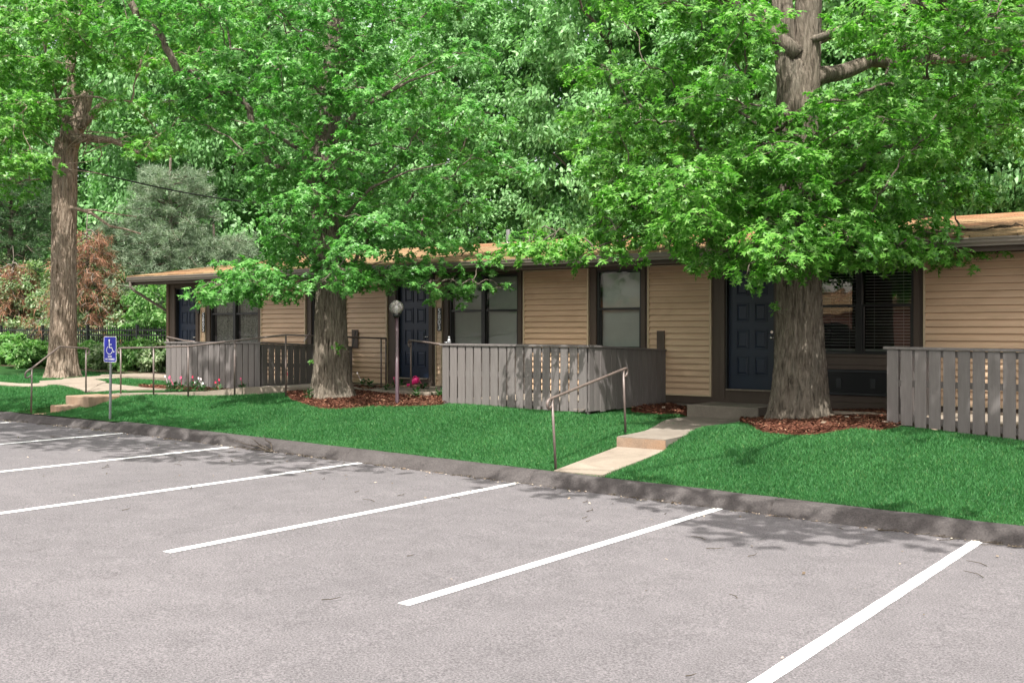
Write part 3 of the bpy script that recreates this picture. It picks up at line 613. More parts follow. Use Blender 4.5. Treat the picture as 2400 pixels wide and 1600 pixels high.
# fixtures on the wall
def text_obj(name, cu, m, par, loc, rot):
    tmp = bpy.data.objects.new("tmp", cu); COL.objects.link(tmp); bpy.context.view_layer.update()
    me = bpy.data.meshes.new_from_object(tmp.evaluated_get(bpy.context.evaluated_depsgraph_get())); bpy.data.objects.remove(tmp); me.name = name
    me.materials.clear(); me.materials.append(m); o = bpy.data.objects.new(name, me); COL.objects.link(o); o.parent = par; o.location = loc; o.rotation_euler = rot; return o
def number_sign(px0, px1, py0, py1, txt, label):
    a = onY(px0, py0, YW - .04); b = onY(px1, py1, YW - .04); x0, x1, z1, z0 = a[0], b[0], a[2], b[2]; y = YW - .036
    t = thing("house_number_sign", ((x0 + x1) / 2, y, (z0 + z1) / 2), label, "house number sign"); MB().box(x0, x1, y - .012, y, z0, z1).build("plate", M['plate'], t)
    hc = (z1 - z0 - .02) / 4
    for i, ch in enumerate(txt):
        cu = bpy.data.curves.new("digit", 'FONT'); cu.body = ch; cu.align_x = 'CENTER'; cu.align_y = 'CENTER'; cu.size = hc * 1.28; cu.extrude = .001; cu.offset = .0012; 
        text_obj("digit", cu, M['white'], t, (0, -.014, (z1 - z0) / 2 - .01 - hc * (i + .5)), (math.pi / 2, 0, 0))
number_sign(1025.5, 1034.7, 721.5, 775.5, "5803", "black sign reading 5803 beside the door behind the globe lamp")
number_sign(473.6, 480.4, 732, 778, "5805", "black sign reading 5805 beside the far left door")
def wall_lamp(px, py, bpx, bpy_, bulb, label):
    c = onY(px, py, YW - .04); b = onY(bpx, bpy_, YW - .13); t = thing("wall_lamp", (c[0], YW - .04, c[2]), label, "wall lamp")
    MB().tube([(c[0], YW - .035, c[2]), (c[0], YW - .055, c[2])], .05, 14).build("mount", M['black'], t)
    MB().tube([(c[0], YW - .056, c[2]), (b[0] + .03, YW - .10, b[2] + .035), (b[0] + .008, YW - .125, b[2] + .015)], [.022, .036, .034], 12).build("socket", M['black'], t, smooth_=True)
    MB().ball((b[0], YW - .135, b[2]), .034, 14).build("bulb", bulb, t, smooth_=True)
wall_lamp(1030, 689.5, 1021, 693.5, M['white'], "black wall lamp with a round white bulb above the number 5803")
wall_lamp(475, 703, 468.5, 706.8, M['yellow'], "black wall lamp with an amber bulb above the number 5805")
c = onY(466, 727, YW - .04); t = thing("mailbox", (c[0], YW - .03, c[2]), "small black box beside the far left door", "mailbox"); MB().box(c[0] - .05, c[0] + .05, YW - .08, YW - .023, c[2] - .085, c[2] + .085).build("box", M['black'], t, bevel=.006); MB().box(c[0] - .03, c[0] + .03, YW - .084, YW - .0805, c[2] - .01, c[2] + .05).build("lid", M['ac'], t)
a, b = dbl[2]; t = thing("air_conditioner", ((a + b) / 2, YW - .05, .97), "dark wall air conditioner cover under the large right window", "air conditioner")
mb = MB(); z0, z1 = .972, 1.368; x0, x1 = a - .06, b + .06
for q in ((x0, x0 + .05, z0, z1), (x1 - .05, x1, z0, z1), (x0 + .051, x1 - .051, z1 - .04, z1), (x0 + .051, x1 - .051, z0, z0 + .04)): mb.box(q[0], q[1], YW - .075, YW - .013, q[2], q[3])
mb.build("casing", M['ac'], t, bevel=.004); mb = MB()
for i in range(26):
    z = z0 + .048 + i * .0115; mb.box(x0 + .052, x1 - .052, YW - .06, YW - .05, z, z + .0055)
mb.build("grille", M['ac'], t); MB().box(x0 + .055, x1 - .055, YW - .03, YW - .014, z0 + .042, z1 - .042).build("back_plate", M['black'], t)
for px in ((1931 + 38, 0), (1931 + 118, 0)):
    xx = W(px[0]); MB().box(xx - .04, xx + .04, YW - .068, YW - .0605, 1.08, 1.24).build("latch", M['ac'], t, bevel=.004)

# ------------------------------------------------------------------ patio fences
def boards(mb, p, q, n, gap, ztop, zbot, th=.02, side=0):
    p = Vector((*p, 0)); q = Vector((*q, 0)); d = (q - p) / n; u = d.normalized(); nn = Vector((u.y, -u.x, 0))
    for i in range(n):
        a = p + d * i + u * gap / 2 + nn * random.uniform(0, .002); b = p + d * (i + 1) - u * (gap / 2 + random.uniform(-.002, .002)); f = (i + .5) / n; zt_ = ztop[0] + (ztop[1] - ztop[0]) * f; zb_ = zbot[0] + (zbot[1] - zbot[0]) * f + random.uniform(-.012, .012)
        o = nn * th; v = [a, b, b + o, a + o]; mb.add([(c.x, c.y, zb_) for c in v] + [(c.x, c.y, zt_) for c in v], [(0, 3, 2, 1), (4, 5, 6, 7), (0, 1, 5, 4), (1, 2, 6, 5), (2, 3, 7, 6), (3, 0, 4, 7)])
def patio_fence(x0, x1, nf, gap, zt_, zbf, wall_zt, wall_zb, label, right=True, gapside=.012):
    t = thing("patio_fence", ((x0 + x1) / 2, YD, zbf[0]), label, "fence", "stained board fences round the patios")
    y = YD
    mb = MB(); boards(mb, (x0, y), (x1, y), nf, gap, (zt_[0] - .035, zt_[1] - .035), zbf); mb.build("board_panel", M['fence'], t, bevel=.002)
    mb = MB(); boards(mb, (x1 - .001, y + .004), (x1 - .001, YW - .04), 15, gapside, (zt_[1] - .036, wall_zt - .036), (zbf[1], wall_zb)); mb.build("board_panel", M['fence'], t, bevel=.002)
    mb = MB(); boards(mb, (x0 + .03, YW - .04), (x0 + .03, y + .01), 15, gapside, (wall_zt - .036, zt_[0] - .036), (wall_zb, zbf[0])); mb.build("board_panel", M['fence'], t, bevel=.002)
    for zz in (zt_[0] - .085, (zt_[0] + zbf[0]) / 2 + .03, zbf[0] + .10):
        dz1 = (zt_[1] - zt_[0]) if zz > 1.3 else (zbf[1] - zbf[0]) if zz < 1 else ((zt_[1] - zt_[0]) + (zbf[1] - zbf[0])) / 2
        MB().bar((x0 + .06, y + .028, zz), (x1 - .06, y + .028, zz + dz1), .04, .085).build("rail", M['fence'], t)
        MB().bar((x1 - .028, y + .06, zz + dz1), (x1 - .028, YW - .05, zz + dz1 - (zt_[1] - wall_zt)), .04, .085).build("rail", M['fence'], t)
    MB().bar((x0 - .03, y + .02, zt_[0] - .0165), (x1 + .03, y + .02, zt_[1] - .0165), .12, .033).build("cap_rail", M['fence'], t, bevel=.004)
    MB().bar((x1 - .02, y + .085, zt_[1] - .0175), (x1 - .02, YW - .045, wall_zt - .0175), .11, .033).build("cap_rail", M['fence'], t, bevel=.004)
    MB().bar((x0 + .06, y + .085, zt_[0] - .0175), (x0 + .06, YW - .045, wall_zt - .0175), .11, .033).build("cap_rail", M['fence'], t, bevel=.004)
    for xx in (x0 + .09, x1 - .09): MB().box(xx - .045, xx + .045, y + .055, y + .145, zbf[0] - .1, min(zt_) - .04).build("post", M['fence'], t)
    return t
dz = lambda px, py, Y=YD: float(onY(px, py, Y)[2])
patio_fence(XY(1036.6, YD), XY(1378, YD), 17, .031, (dz(1036.6, 805), dz(1378, 808.5)), (dz(1036.6, 951), dz(1378, 966)), dz(1561, 818, YW), .70, "sunlit grey brown board fence round the patio beside the globe lamp")
patio_fence(XY(390.5, YD), XY(611.6, YD), 17, .024, (dz(390.5, 800.5), dz(611.6, 801.3)), (dz(390.5, 905) - .02, dz(611.6, 911) - .03), dz(842, 811, YW), .85, "shaded board fence round the far patio behind the ramp handrail", gapside=.022)
x3 = XY(2077, YD); patio_fence(x3, x3 + 2.99, 17, .031, (dz(2077, 812), dz(2077, 812) - .03), (dz(2077, 993), dz(2400, 1034) - .10), 1.70, .66, "board fence with wide gaps at the right edge, in front of plain siding", gapside=.022)
for i, (px0, px1, py0) in enumerate(((1539.5, 1557.5, 775), (824.5, 839, 772.5))):   # wall posts the fences end on
    a = onY(px0, py0, YW - .05); b = onY(px1, py0, YW - .05); mb = MB(); mb.box(a[0], b[0], YW - .055, YW - .037, 1.6, a[2]); mb.build("ledger_board", M['brown'], bld)
for (x0, x1) in ((XY(1036.6, YD), XY(1378, YD)), (XY(390.5, YD), XY(611.6, YD)), (x3, x3 + 2.99)):
    MB().box(x0 + .16, x1 - .16, YD + .16, YW + .03, .4, .80 if x0 > -18 else .86).build("patio_slab", M['concrete'])
    tag(bpy.data.objects[-1] if False else COL.objects[-1], "concrete patio floor enclosed by a board fence", "patio", kind="structure")

# ------------------------------------------------------------------ handrails
def curl(c, d, r=.05, n=7, down=True):       # scroll at a rail end: d = outward horizontal direction
    c = Vector(c); d = Vector(d).normalized(); out = []
    for i in range(1, n + 1):
        a = math.pi * 1.25 * i / n; out.append(c + d * math.sin(a) * r + Vector((0, 0, -r + math.cos(a) * r)))
    return out
def handrail(rail, posts, label, r=.018, c0=None, c1=None):
    t = thing("handrail", rail[0], label, "handrail"); P = [Vector(p) for p in rail]
    if c0: P = curl(P[0], P[0] - P[1], c0)[::-1] + P
    if c1: P = P + curl(P[-1], P[-1] - P[-2], c1)
    MB().tube(P, r, 10).build("rail", M['rail'], t, smooth_=True)
    for p, q in posts: MB().tube([p, q], .0165, 10).build("post", M['rail'], t, smooth_=True)
p1 = onY(1302.4, 1097, 11.0); p2 = onY(1466, 1013, 12.9); q1 = onY(1294, 933, 11.0); q2 = onY(1461, 865, 12.9)
e = (Vector(q2) - Vector(q1)).normalized() * .06
handrail([Vector(q1) - e, Vector(q2) + e], [(p1, q1), (p2, q2)], "sloping steel handrail beside the raised slab of the walk", c0=.055, c1=.055)
pa, qa = onY(73, 967, 11.3), onY(75, 863, 11.3); pb, qb = onY(201.5, 924, 12.9), onY(201.5, 816, 12.9); mid = onY(140, 812, 12.15)
handrail([onY(67, 867, 11.25), qa, mid, qb, Vector(qb) + (Vector(qb) - Vector(mid)).normalized() * .04], [(pa, qa), (pb, qb)], "bent steel handrail over the old steps at the far left", c0=.07, c1=.06)
rl = [(283, 815.3, 928, 13.0), (360, 814, 927, 13.0), (441, 811.5, 929, 13.02), (550, 798, 925, 13.2), (670, 784.5, 928, 13.45)]
R_ = [onY(a, b, d) for a, b, c, d in rl]; end1 = onY(893.4, 792.5, 15.6); end2 = onY(904.5, 793, 16.5)
handrail([onY(280, 816, 13.0)] + R_ + [end1, end2], [(onY(a, c, d), onY(a, b, d)) for a, b, c, d in rl] + [(onY(893.4, 905.5, 15.6), end1), (onY(904.5, 901, 16.5), end2)], "long steel handrail running along the ramp behind the middle tree", c0=.05)
handrail([onY(960, 797.5, 15.2), onY(966, 797.5, 15.15), onY(1003, 802.5, 14.75), onY(1031, 806.5, 14.4)], [(onY(963, 908, 15.2), onY(963, 797.5, 15.2))], "short steel handrail ending in a curl in front of door 5803", c0=.055)
handrail([onY(392, 789, 15.9), onY(410, 793, 15.7), onY(432, 798, 15.5), onY(456, 800.5, 15.3)], [(onY(394, 870, 15.9), onY(394, 789.5, 15.9))], "short pale handrail behind the corner of the far patio fence", c0=.05)

# ------------------------------------------------------------------ lamp post, sign, small things
lx, ly = H(931, 950); lz = float(T(lx, ly)); gl = onY(927.5, 716, ly); t = thing("lamp_post", (lx, ly, lz), "purplish brown lamp post with a clear round globe in the mulch bed", "lamp post")
ptop = onY(928.5, 745, ly)[2]; MB().tube([(lx, ly, lz), (lx, ly, lz + .05), (lx - .01, ly, ptop)], [.045, .033, .030], 14).build("pole", M['lamp_pole'], t, smooth_=True)
gx = lx - .02; MB().tube([(gx, ly, ptop - .01), (gx, ly, ptop + .03), (gx, ly, ptop + .06)], [.035, .055, .075], 16).build("collar", M['black'], t, smooth_=True)
mb = MB().ball((gx, ly, ptop + .175), .124, 28); mb.build("globe", M['globe'], t, smooth_=True)
MB().tube([(gx, ly, ptop + .05), (gx, ly, ptop + .12)], .02, 10).build("socket", M['white'], t); MB().ball((gx, ly, ptop + .16), .035, 14, 1.3).build("bulb", M['white'], t, smooth_=True)

sx_, sy_ = H(259.5, 984); sz_ = float(T(sx_, sy_)); t = thing("parking_sign", (sx_, sy_, sz_), "blue accessible parking sign on a thin grey post near the kerb", "sign")
ztp = onY(262, 788.3, sy_)[2]; zbt = onY(262, 848.6, sy_)[2]; hh = ztp - zbt; ww = hh * .66
mb = MB(); mb.bar((sx_ - .02, sy_, sz_ - .1), (sx_ + .012, sy_, ztp - .02), .045, .022, (0, 1, 0)); mb.build("post", M['steel'], t)
rt = math.radians(10)                         # turned a little towards the lot
def SP(u, v, off=0): return (sx_ + .014 + math.cos(rt) * u - math.sin(rt) * 0 + math.sin(rt) * off, sy_ - .02 + math.sin(rt) * u - off * math.cos(rt), (ztp + zbt) / 2 + v)
def rr(w_, h_, r, n=6):
    out = []
    for cx, cy, a0 in ((w_ - r, h_ - r, 0), (-w_ + r, h_ - r, 90), (-w_ + r, -h_ + r, 180), (w_ - r, -h_ + r, 270)):
        for i in range(n + 1): a = math.radians(a0 + 90 * i / n); out.append((cx + r * math.cos(a), cy + r * math.sin(a)))
    return out
def plate(poly, off, th, name, mt, par):
    n = len(poly); mb = MB(); mb.add([SP(u, v, off) for u, v in poly] + [SP(u, v, off + th) for u, v in poly], [tuple(range(n)), tuple(range(n, 2 * n))[::-1]] + [(i, n + i, n + (i + 1) % n, (i + 1) % n) for i in range(n)]); return mb.build(name, mt, par)
b_ = plate(rr(ww / 2, hh / 2, .03), 0, .003, "panel", M['white'], t); plate(rr(ww / 2 - .009, hh / 2 - .009, .024), .0032, .0012, "face", M['blue'], b_)
def stroke(pts, w_, name="symbol"):
    mb = MB()
    for (a, b) in zip(pts[:-1], pts[1:]):
        d = Vector((b[0] - a[0], b[1] - a[1])).normalized() * w_ / 2; n_ = Vector((-d.y, d.x)); a2 = (a[0] - d.x * .6, a[1] - d.y * .6); b2 = (b[0] + d.x * .6, b[1] + d.y * .6)
        mb.add([SP(a2[0] + n_.x, a2[1] + n_.y, .0055), SP(a2[0] - n_.x, a2[1] - n_.y, .0055), SP(b2[0] - n_.x, b2[1] - n_.y, .0055), SP(b2[0] + n_.x, b2[1] + n_.y, .0055)], [(0, 1, 2, 3)])
    return mb
k_ = hh / .45; mb = MB(); S_ = lambda L: [(u * k_, v * k_) for u, v in L]
for pts in (S_([(-.018, .135), (-.012, .03), (.045, .03)]), S_([(-.016, .085), (.035, .085)]), S_([(.045, .03), (.078, -.045), (.10, -.035)])):
    m2 = stroke(pts, .017 * k_); mb.add(m2.v, m2.f)
m2 = stroke(S_([(-.012 + .068 * math.cos(math.radians(a)), -.015 + .068 * math.sin(math.radians(a))) for a in range(118, 352, 13)]), .014 * k_); mb.add(m2.v, m2.f)
hd = [SP((-.018 + .018 * math.cos(a * .5236)) * k_, (.158 + .018 * math.sin(a * .5236)) * k_, .0056) for a in range(12)]; mb.add(hd, [tuple(range(12))[::-1]]); mb.build("symbol", M['white'], t)
for body, v, s_ in (("VAN", -.125, .048), ("ACCESSIBLE", -.172, .043)):
    cu = bpy.data.curves.new("lettering", 'FONT'); cu.body = body; cu.align_x = 'CENTER'; cu.align_y = 'CENTER'; cu.size = s_ * k_; cu.offset = .0012; cu.extrude = .0004; cu.space_character = .95
    text_obj("lettering", cu, M['white'], t, Vector(SP(0, v * k_, .006)) - Vector((sx_, sy_, sz_)), (math.pi / 2, 0, rt))

c = Vector(onY(971, 897, 15.9)); t = thing("watering_can", c, "bright pink plastic watering can lying on the porch by door 5803", "watering can")
MB().tube([c + Vector(v) for v in ((.09, 0, .055), (.07, 0, .06), (0, 0, .035), (-.05, 0, .0), (-.07, 0, -.01))], [.04, .062, .058, .05, .03], 16).build("body", M['pink'], t, smooth_=True)
MB().tube([c + Vector(v) for v in ((-.05, 0, -.005), (-.12, 0, -.035), (-.17, 0, -.05))], [.022, .016, .03], 10).build("spout", M['pink'], t, smooth_=True)
MB().tube([c + Vector(v) for v in ((.08, 0, .10), (.04, 0, .135), (-.02, 0, .12), (-.05, 0, .05))], .009, 8).build("handle", M['pink'], t, smooth_=True)
a, b = doors[1]; tag(MB().box(a + .03, b + .05, YW - .62, YW - .05, .846, .872).build("doormat", M['concrete_brown'], bevel=.006), "brown doormat on the porch in front of door 5803", "doormat")
c = Vector(onY(1052.5, 803, YD + .03)); t = thing("ornament", c, "small grey figure on the left end of the sunlit fence cap", "ornament")
MB().tube([c + Vector((0, 0, -.01)), c + Vector((0, 0, .015)), c + Vector((0, 0, .05)), c + Vector((.0, 0, .075))], [.035, .036, .030, .018], 12).build("body", M['steel'], t, smooth_=True); MB().ball(c + Vector((0, 0, .09)), .022, 12).build("head", M['steel'], t, smooth_=True)
MB().tube([c + Vector((-.035, -.01, .005)), c + Vector((-.075, -.01, .004)), c + Vector((-.09, -.01, .012))], .009, 8).build("tail", M['steel'], t, smooth_=True)
c = onY(1242 / 3.92 + 400 - 0, 800, 16.5)
fx, fy = H(2030, 979); tag(MB().prism([(fx - .55, fy - .1), (fx + .35, fy - .13), (fx + .42, fy + .16), (fx - .48, fy + .2)], float(T(fx, fy)), float(T(fx, fy)) + .075).build("stepping_stone", M['concrete'], bevel=.012), "flat pale stone lying behind the right tree under the air conditioner", "paving stone")
mb = MB(); u = Vector(onY(712, 800, YW - .35)); mb.bar(u, u + Vector((.10, .1, .22)), .03, .02); tag(mb.build("loose_board", M['fence']), "dark stick leaning above the far patio fence beside the tree", "stick")
mb = MB(); u = Vector(onY(826, 812, YW - .2)); mb.bar(u, u + Vector((.05, .05, .33)), .045, .025); tag(mb.build("loose_board", M['black']), "black stick leaning on the siding right of the middle trunk", "stick")

# black iron fence at the far left
FY = 18.6; fx0, fx1 = -46.0, XL + .6
t = thing("iron_fence", (fx0, FY, .95), "black iron picket fence among the shrubs at the far left", "fence")
fz = lambda x: 2.04; mb = MB()
for z in (1.98, 1.84, 1.12): mb.box(fx0, fx1, FY - .018, FY + .018, z - .022, z + .022)
mb.build("rails", M['iron'], t); mb = MB(); x = fx0
while x < fx1: mb.box(x - .011, x + .011, FY - .011, FY + .011, 1.0, 2.07); x += .115
mb.build("pickets", M['iron'], t)
x = fx0
while x < fx1: MB().box(x - .035, x + .035, FY - .036, FY + .036, .8, 2.14).build("post", M['iron'], t); x += 2.42

# ------------------------------------------------------------------ foliage
def oak_template():
    P = [(0, 0)]; up = [(.06, .02), (.17, .045), (.13, .25), (.30, .05), (.42, .06), (.46, .40), (.55, .06), (.66, .06), (.80, .30), (.80, .045), (1.0, 0)]
    # triangles: lobes and the midrib strip
    tri = []; pts = []
    def T3(a, b, c): i = len(pts); pts.extend([a, b, c]); tri.append((i, i + 1, i + 2))
    for s in (1, -1):
        for (a, tip, b) in (((.08, 0), (.15, .26 * s), (.33, 0)), ((.28, 0), (.42, .42 * s), (.60, 0)), ((.55, 0), (.80, .32 * s), (.82, 0))):
            T3(a, tip, b)
    T3((.70, .09), (1.04, 0), (.70, -.09)); T3((0, 0), (.75, .10), (.75, -.10))
    V = np.array([(x, y, -.22 * x * x - .25 * abs(y)) for x, y in pts]); return V, np.array(tri)
OAK_V, OAK_F = oak_template()
KITE_V = np.array([(0, 0, 0), (.42, .26, -.02), (1, 0, -.22), (.42, -.26, -.02)]); KITE_F = np.array([(0, 1, 3), (1, 2, 3)])
def place_leaves(P, dr, nr, size, TV, TF):
    d = dr / np.linalg.norm(dr, axis=1, keepdims=True); s_ = np.cross(nr, d); s_ /= np.linalg.norm(s_, axis=1, keepdims=True) + 1e-9; n_ = np.cross(d, s_)
    V = P[:, None, :] + size[:, None, None] * (TV[None, :, 0:1] * d[:, None, :] + TV[None, :, 1:2] * s_[:, None, :] + TV[None, :, 2:3] * n_[:, None, :])
    k = len(TV); F = TF[None] + (np.arange(len(P)) * k)[:, None, None]; return V.reshape(-1, 3), F.reshape(-1, 3)
def pad_leaves(c, r, n, size, flat=.32, droop=.35):
    """sprays of leaves spread over a flattish pad: whorls at twig ends"""
    m = max(1, n // 6); a = rng.uniform(0, 2 * np.pi, m); q = r * np.sqrt(rng.uniform(0.02, 1, m)); cz = rng.normal(0, flat * r * .5, m) - droop * q * q / r
    C = np.stack([c[0] + q * np.cos(a), c[1] + q * np.sin(a), c[2] + cz], -1); out = np.stack([np.cos(a), np.sin(a), np.full(m, -.15)], -1)
    idx = np.repeat(np.arange(m), 6); N_ = len(idx); wh = np.tile(np.arange(6) * 1.05, m) + np.repeat(rng.uniform(0, 6, m), 6)
    d = np.stack([np.cos(wh), np.sin(wh), rng.normal(-.35, .35, N_)], -1) * .8 + out[idx] * .7 + rng.normal(0, .2, (N_, 3))
    nr = np.stack([rng.normal(0, .42, N_), rng.normal(-.1, .42, N_), np.ones(N_)], -1) + out[idx] * .35
    return C[idx] + rng.normal(0, .03, (N_, 3)), d, nr, size * rng.uniform(.6, 1.15, N_)
def leaves_mesh(pads, size, per_m2, TV, TF, flat=.32, droop=.35):
    A = [pad_leaves(c, r, int(per_m2 * r * r * 3.1), size, flat, droop) for c, r in pads]
    return place_leaves(*[np.concatenate([a[i] for a in A]) for i in range(4)], TV, TF)

def trunk_mesh(mb, path, amp=.027, seg=190, dzr=.035, flare=.55, ph=0.0):
    """bark with running ridges; path = [(x, y, z, r)]; the foot spreads into roots"""
    P = np.array(path, float); L = np.concatenate([[0], np.cumsum(np.linalg.norm(np.diff(P[:, :3], axis=0), axis=1))]); n = int(L[-1] / dzr) + 2; tt = np.linspace(0, L[-1], n)
    Q = np.stack([np.interp(tt, L, P[:, i]) for i in range(4)], -1); rings = []
    for j, (x, y, z, r) in enumerate(Q):
        h = z - P[0, 2]; row = []
        for k in range(seg):
            a = 2 * math.pi * k / seg; ca, sa = math.cos(a), math.sin(a)
            rt_ = 1 + flare * math.exp(-max(h, 0) / .30) * (.55 + .55 * (math.sin(a * 5 + ph) * .5 + .5) ** 1.5) + .10 * math.exp(-max(h, 0) / .9)
            f = r * 34
            nn = mn.noise(Vector((ca * f + ph, sa * f, z * 2.4))); n2 = mn.noise(Vector((ca * f * 2.1 + 9, sa * f * 2.1, z * 6.5 + ph))); n3 = mn.noise(Vector((ca * 1.2, sa * 1.2, z * .8 + ph)))
            rr_ = r * rt_ * (1 + .05 * n3) + amp * (1 - 2.4 * abs(nn)) + amp * .5 * (1 - 2 * abs(n2)) * .7
            row.append((x + rr_ * ca, y + rr_ * sa, z))
        rings += row
    fs = [(j * seg + k, j * seg + (k + 1) % seg, (j + 1) * seg + (k + 1) % seg, (j + 1) * seg + k) for j in range(n - 1) for k in range(seg)]
    mb.add(rings, fs); return mb
def wob(p, q, n, amp, sag=0.0):
    p = Vector(p); q = Vector(q); out = []
    sd = random.uniform(0, 99)
    for i in range(n + 1):
        t = i / n; v = p.lerp(q, t); a = amp * math.sin(math.pi * min(1, t * 1.0)) ** .5 if t > 0 else 0
        out.append(v + Vector((mn.noise(Vector((t * 4, sd, 0))), mn.noise(Vector((t * 4, sd, 7))), mn.noise(Vector((t * 4, sd, 13))))) * a + Vector((0, 0, -sag * math.sin(math.pi * t))))
    return out

def pushback(pads, lo, hi, zmax, d):         # the arms between the two trunks reach back over the building
    out = []
    for c, r in pads:
        D = CS * c[1] - SN * c[0]; px = 1200 + FPX * (CS * c[0] + SN * c[1]) / D
        if lo < px < hi and c[2] < zmax: f = (D + d) / D; c = np.array([c[0] * f, c[1] * f, EYE + (c[2] - EYE) * f])
        out.append((c, r))
    return out
def opened(pads):                            # gaps the sun comes through onto the near patio fence and the roof
    out = []
    for c, r in pads:
        t = (YD - c[1]) / .5; drop = False
        if t > 0:
            x, z = c[0] - .28 * t, c[2] - t
            if -12.2 < x < -8.6 and .1 < z < 2.6: drop = random.random() < .5
        t = c[2] - 3.7; x, y = c[0] - .28 * t, c[1] + .5 * t
        if t > .3 and -13.5 < x < -7.8 and 16.2 < y < 22 and (c[2] > 6.2 or random.random() < .25): drop = True
        if not drop: out.append((c, r))
    return out
def oak(base, trunk_path, limbs, pads, label, size, per, leafm, barkm='bark', twigs=40, flare=.55, ph=0., seg=190, stems=()):
    pads = opened(pads); t = thing("oak_tree", base, label, "tree")
    mb = trunk_mesh(MB(), trunk_path, flare=flare, ph=ph, seg=seg); mb.build("trunk", M[barkm], t, smooth_=True)
    mb = MB(); axis = trunk_path
    for sp in stems: trunk_mesh(mb, sp, amp=.014, seg=100, flare=0., ph=ph)
    for path, r0, r1 in limbs:
        n = len(path); mb.tube(path, [r0 + (r1 - r0) * i / (n - 1) for i in range(n)], 12)
    def onaxis(z):
        zs = [p[2] for p in axis]; z = min(max(z, zs[0]), zs[-1]); return Vector([float(np.interp(z, zs, [p[i] for p in axis])) for i in range(3)])
    # grow a branching skeleton: every spray joins the nearest wood already laid, nearer the trunk
    pr = sorted(range(len(pads)), key=lambda i: math.hypot(pads[i][0][0] - base[0], pads[i][0][1] - base[1]))
    nodes = [(onaxis(z), -1, 0.) for z in np.arange(base[2] + 1.9, axis[-1][2], .45)]; kids = {}; ends = []
    for i in pr:
        c = Vector([float(v) for v in pads[i][0]]) - Vector((0, 0, .05)); d = math.hypot(c.x - base[0], c.y - base[1]); best = None
        for j, (q, pj, dj) in enumerate(nodes):
            if dj > d - .25: continue
            v = c - q; cost = v.length + .45 * dj * 0 + (.9 if v.z < -.25 else 0) + (.25 * dj if False else 0) + .22 * (d - dj)
            if best is None or cost < best[0]: best = (cost, j)
        j = best[1] if best else 0; n = 7; path = wob(nodes[j][0], c, n, .10 * (c - nodes[j][0]).length, -.04 * d); k0 = len(nodes)
        for m_ in (3, 5, 7): nodes.append((path[m_], j if m_ == 3 else len(nodes) - 1, math.hypot(path[m_].x - base[0], path[m_].y - base[1])))
        ends.append((path, j, k0, pads[i][1]))
    load = [0] * len(nodes)
    for path, j, k0, r in reversed(ends):
        load[k0 + 2] += 1; load[k0 + 1] += load[k0 + 2]; load[k0] += load[k0 + 1]
        if j >= 0: load[j] += load[k0]
    for path, j, k0, r in ends:
        a0 = .0062 * (load[k0]) ** .55 + .003; a1 = .0062 * (load[k0 + 2]) ** .5; mb.tube(path, [a0 + (a1 - a0) * i / 7 for i in range(8)], 6); c = path[-1]
        for _ in range(5):
            a = random.uniform(0, 6.28); q = (c[0] + r * math.cos(a) * .85, c[1] + r * math.sin(a) * .85, c[2] - .25 * r); pp = wob(path[random.choice((5, 6, 7))], q, 4, .05); mb.tube(pp, [.006, .005, .004, .003, .002], 4)
    mb.build("branches", M[barkm], t, smooth_=True)
    V, F = leaves_mesh(pads, size, per, OAK_V, OAK_F); fobj("crown", V, F, M[leafm], t)
    return t
def rows_pads(rows, Dt, spread, r=(.45, .75)):
    out = []
    for py, x0, x1, step in rows:
        x = x0
        while x <= x1:
            e = min(1, abs(x - (x0 + x1) / 2) / ((x1 - x0) / 2 + 1)); dd = spread * math.sqrt(max(.05, 1 - e * e * .8))
            D = Dt + random.uniform(-dd, dd * .8)
            p = onD(x + random.uniform(-.4, .4) * step, py + random.uniform(-18, 18), D); out.append((p, random.uniform(*r))); x += step
    return out

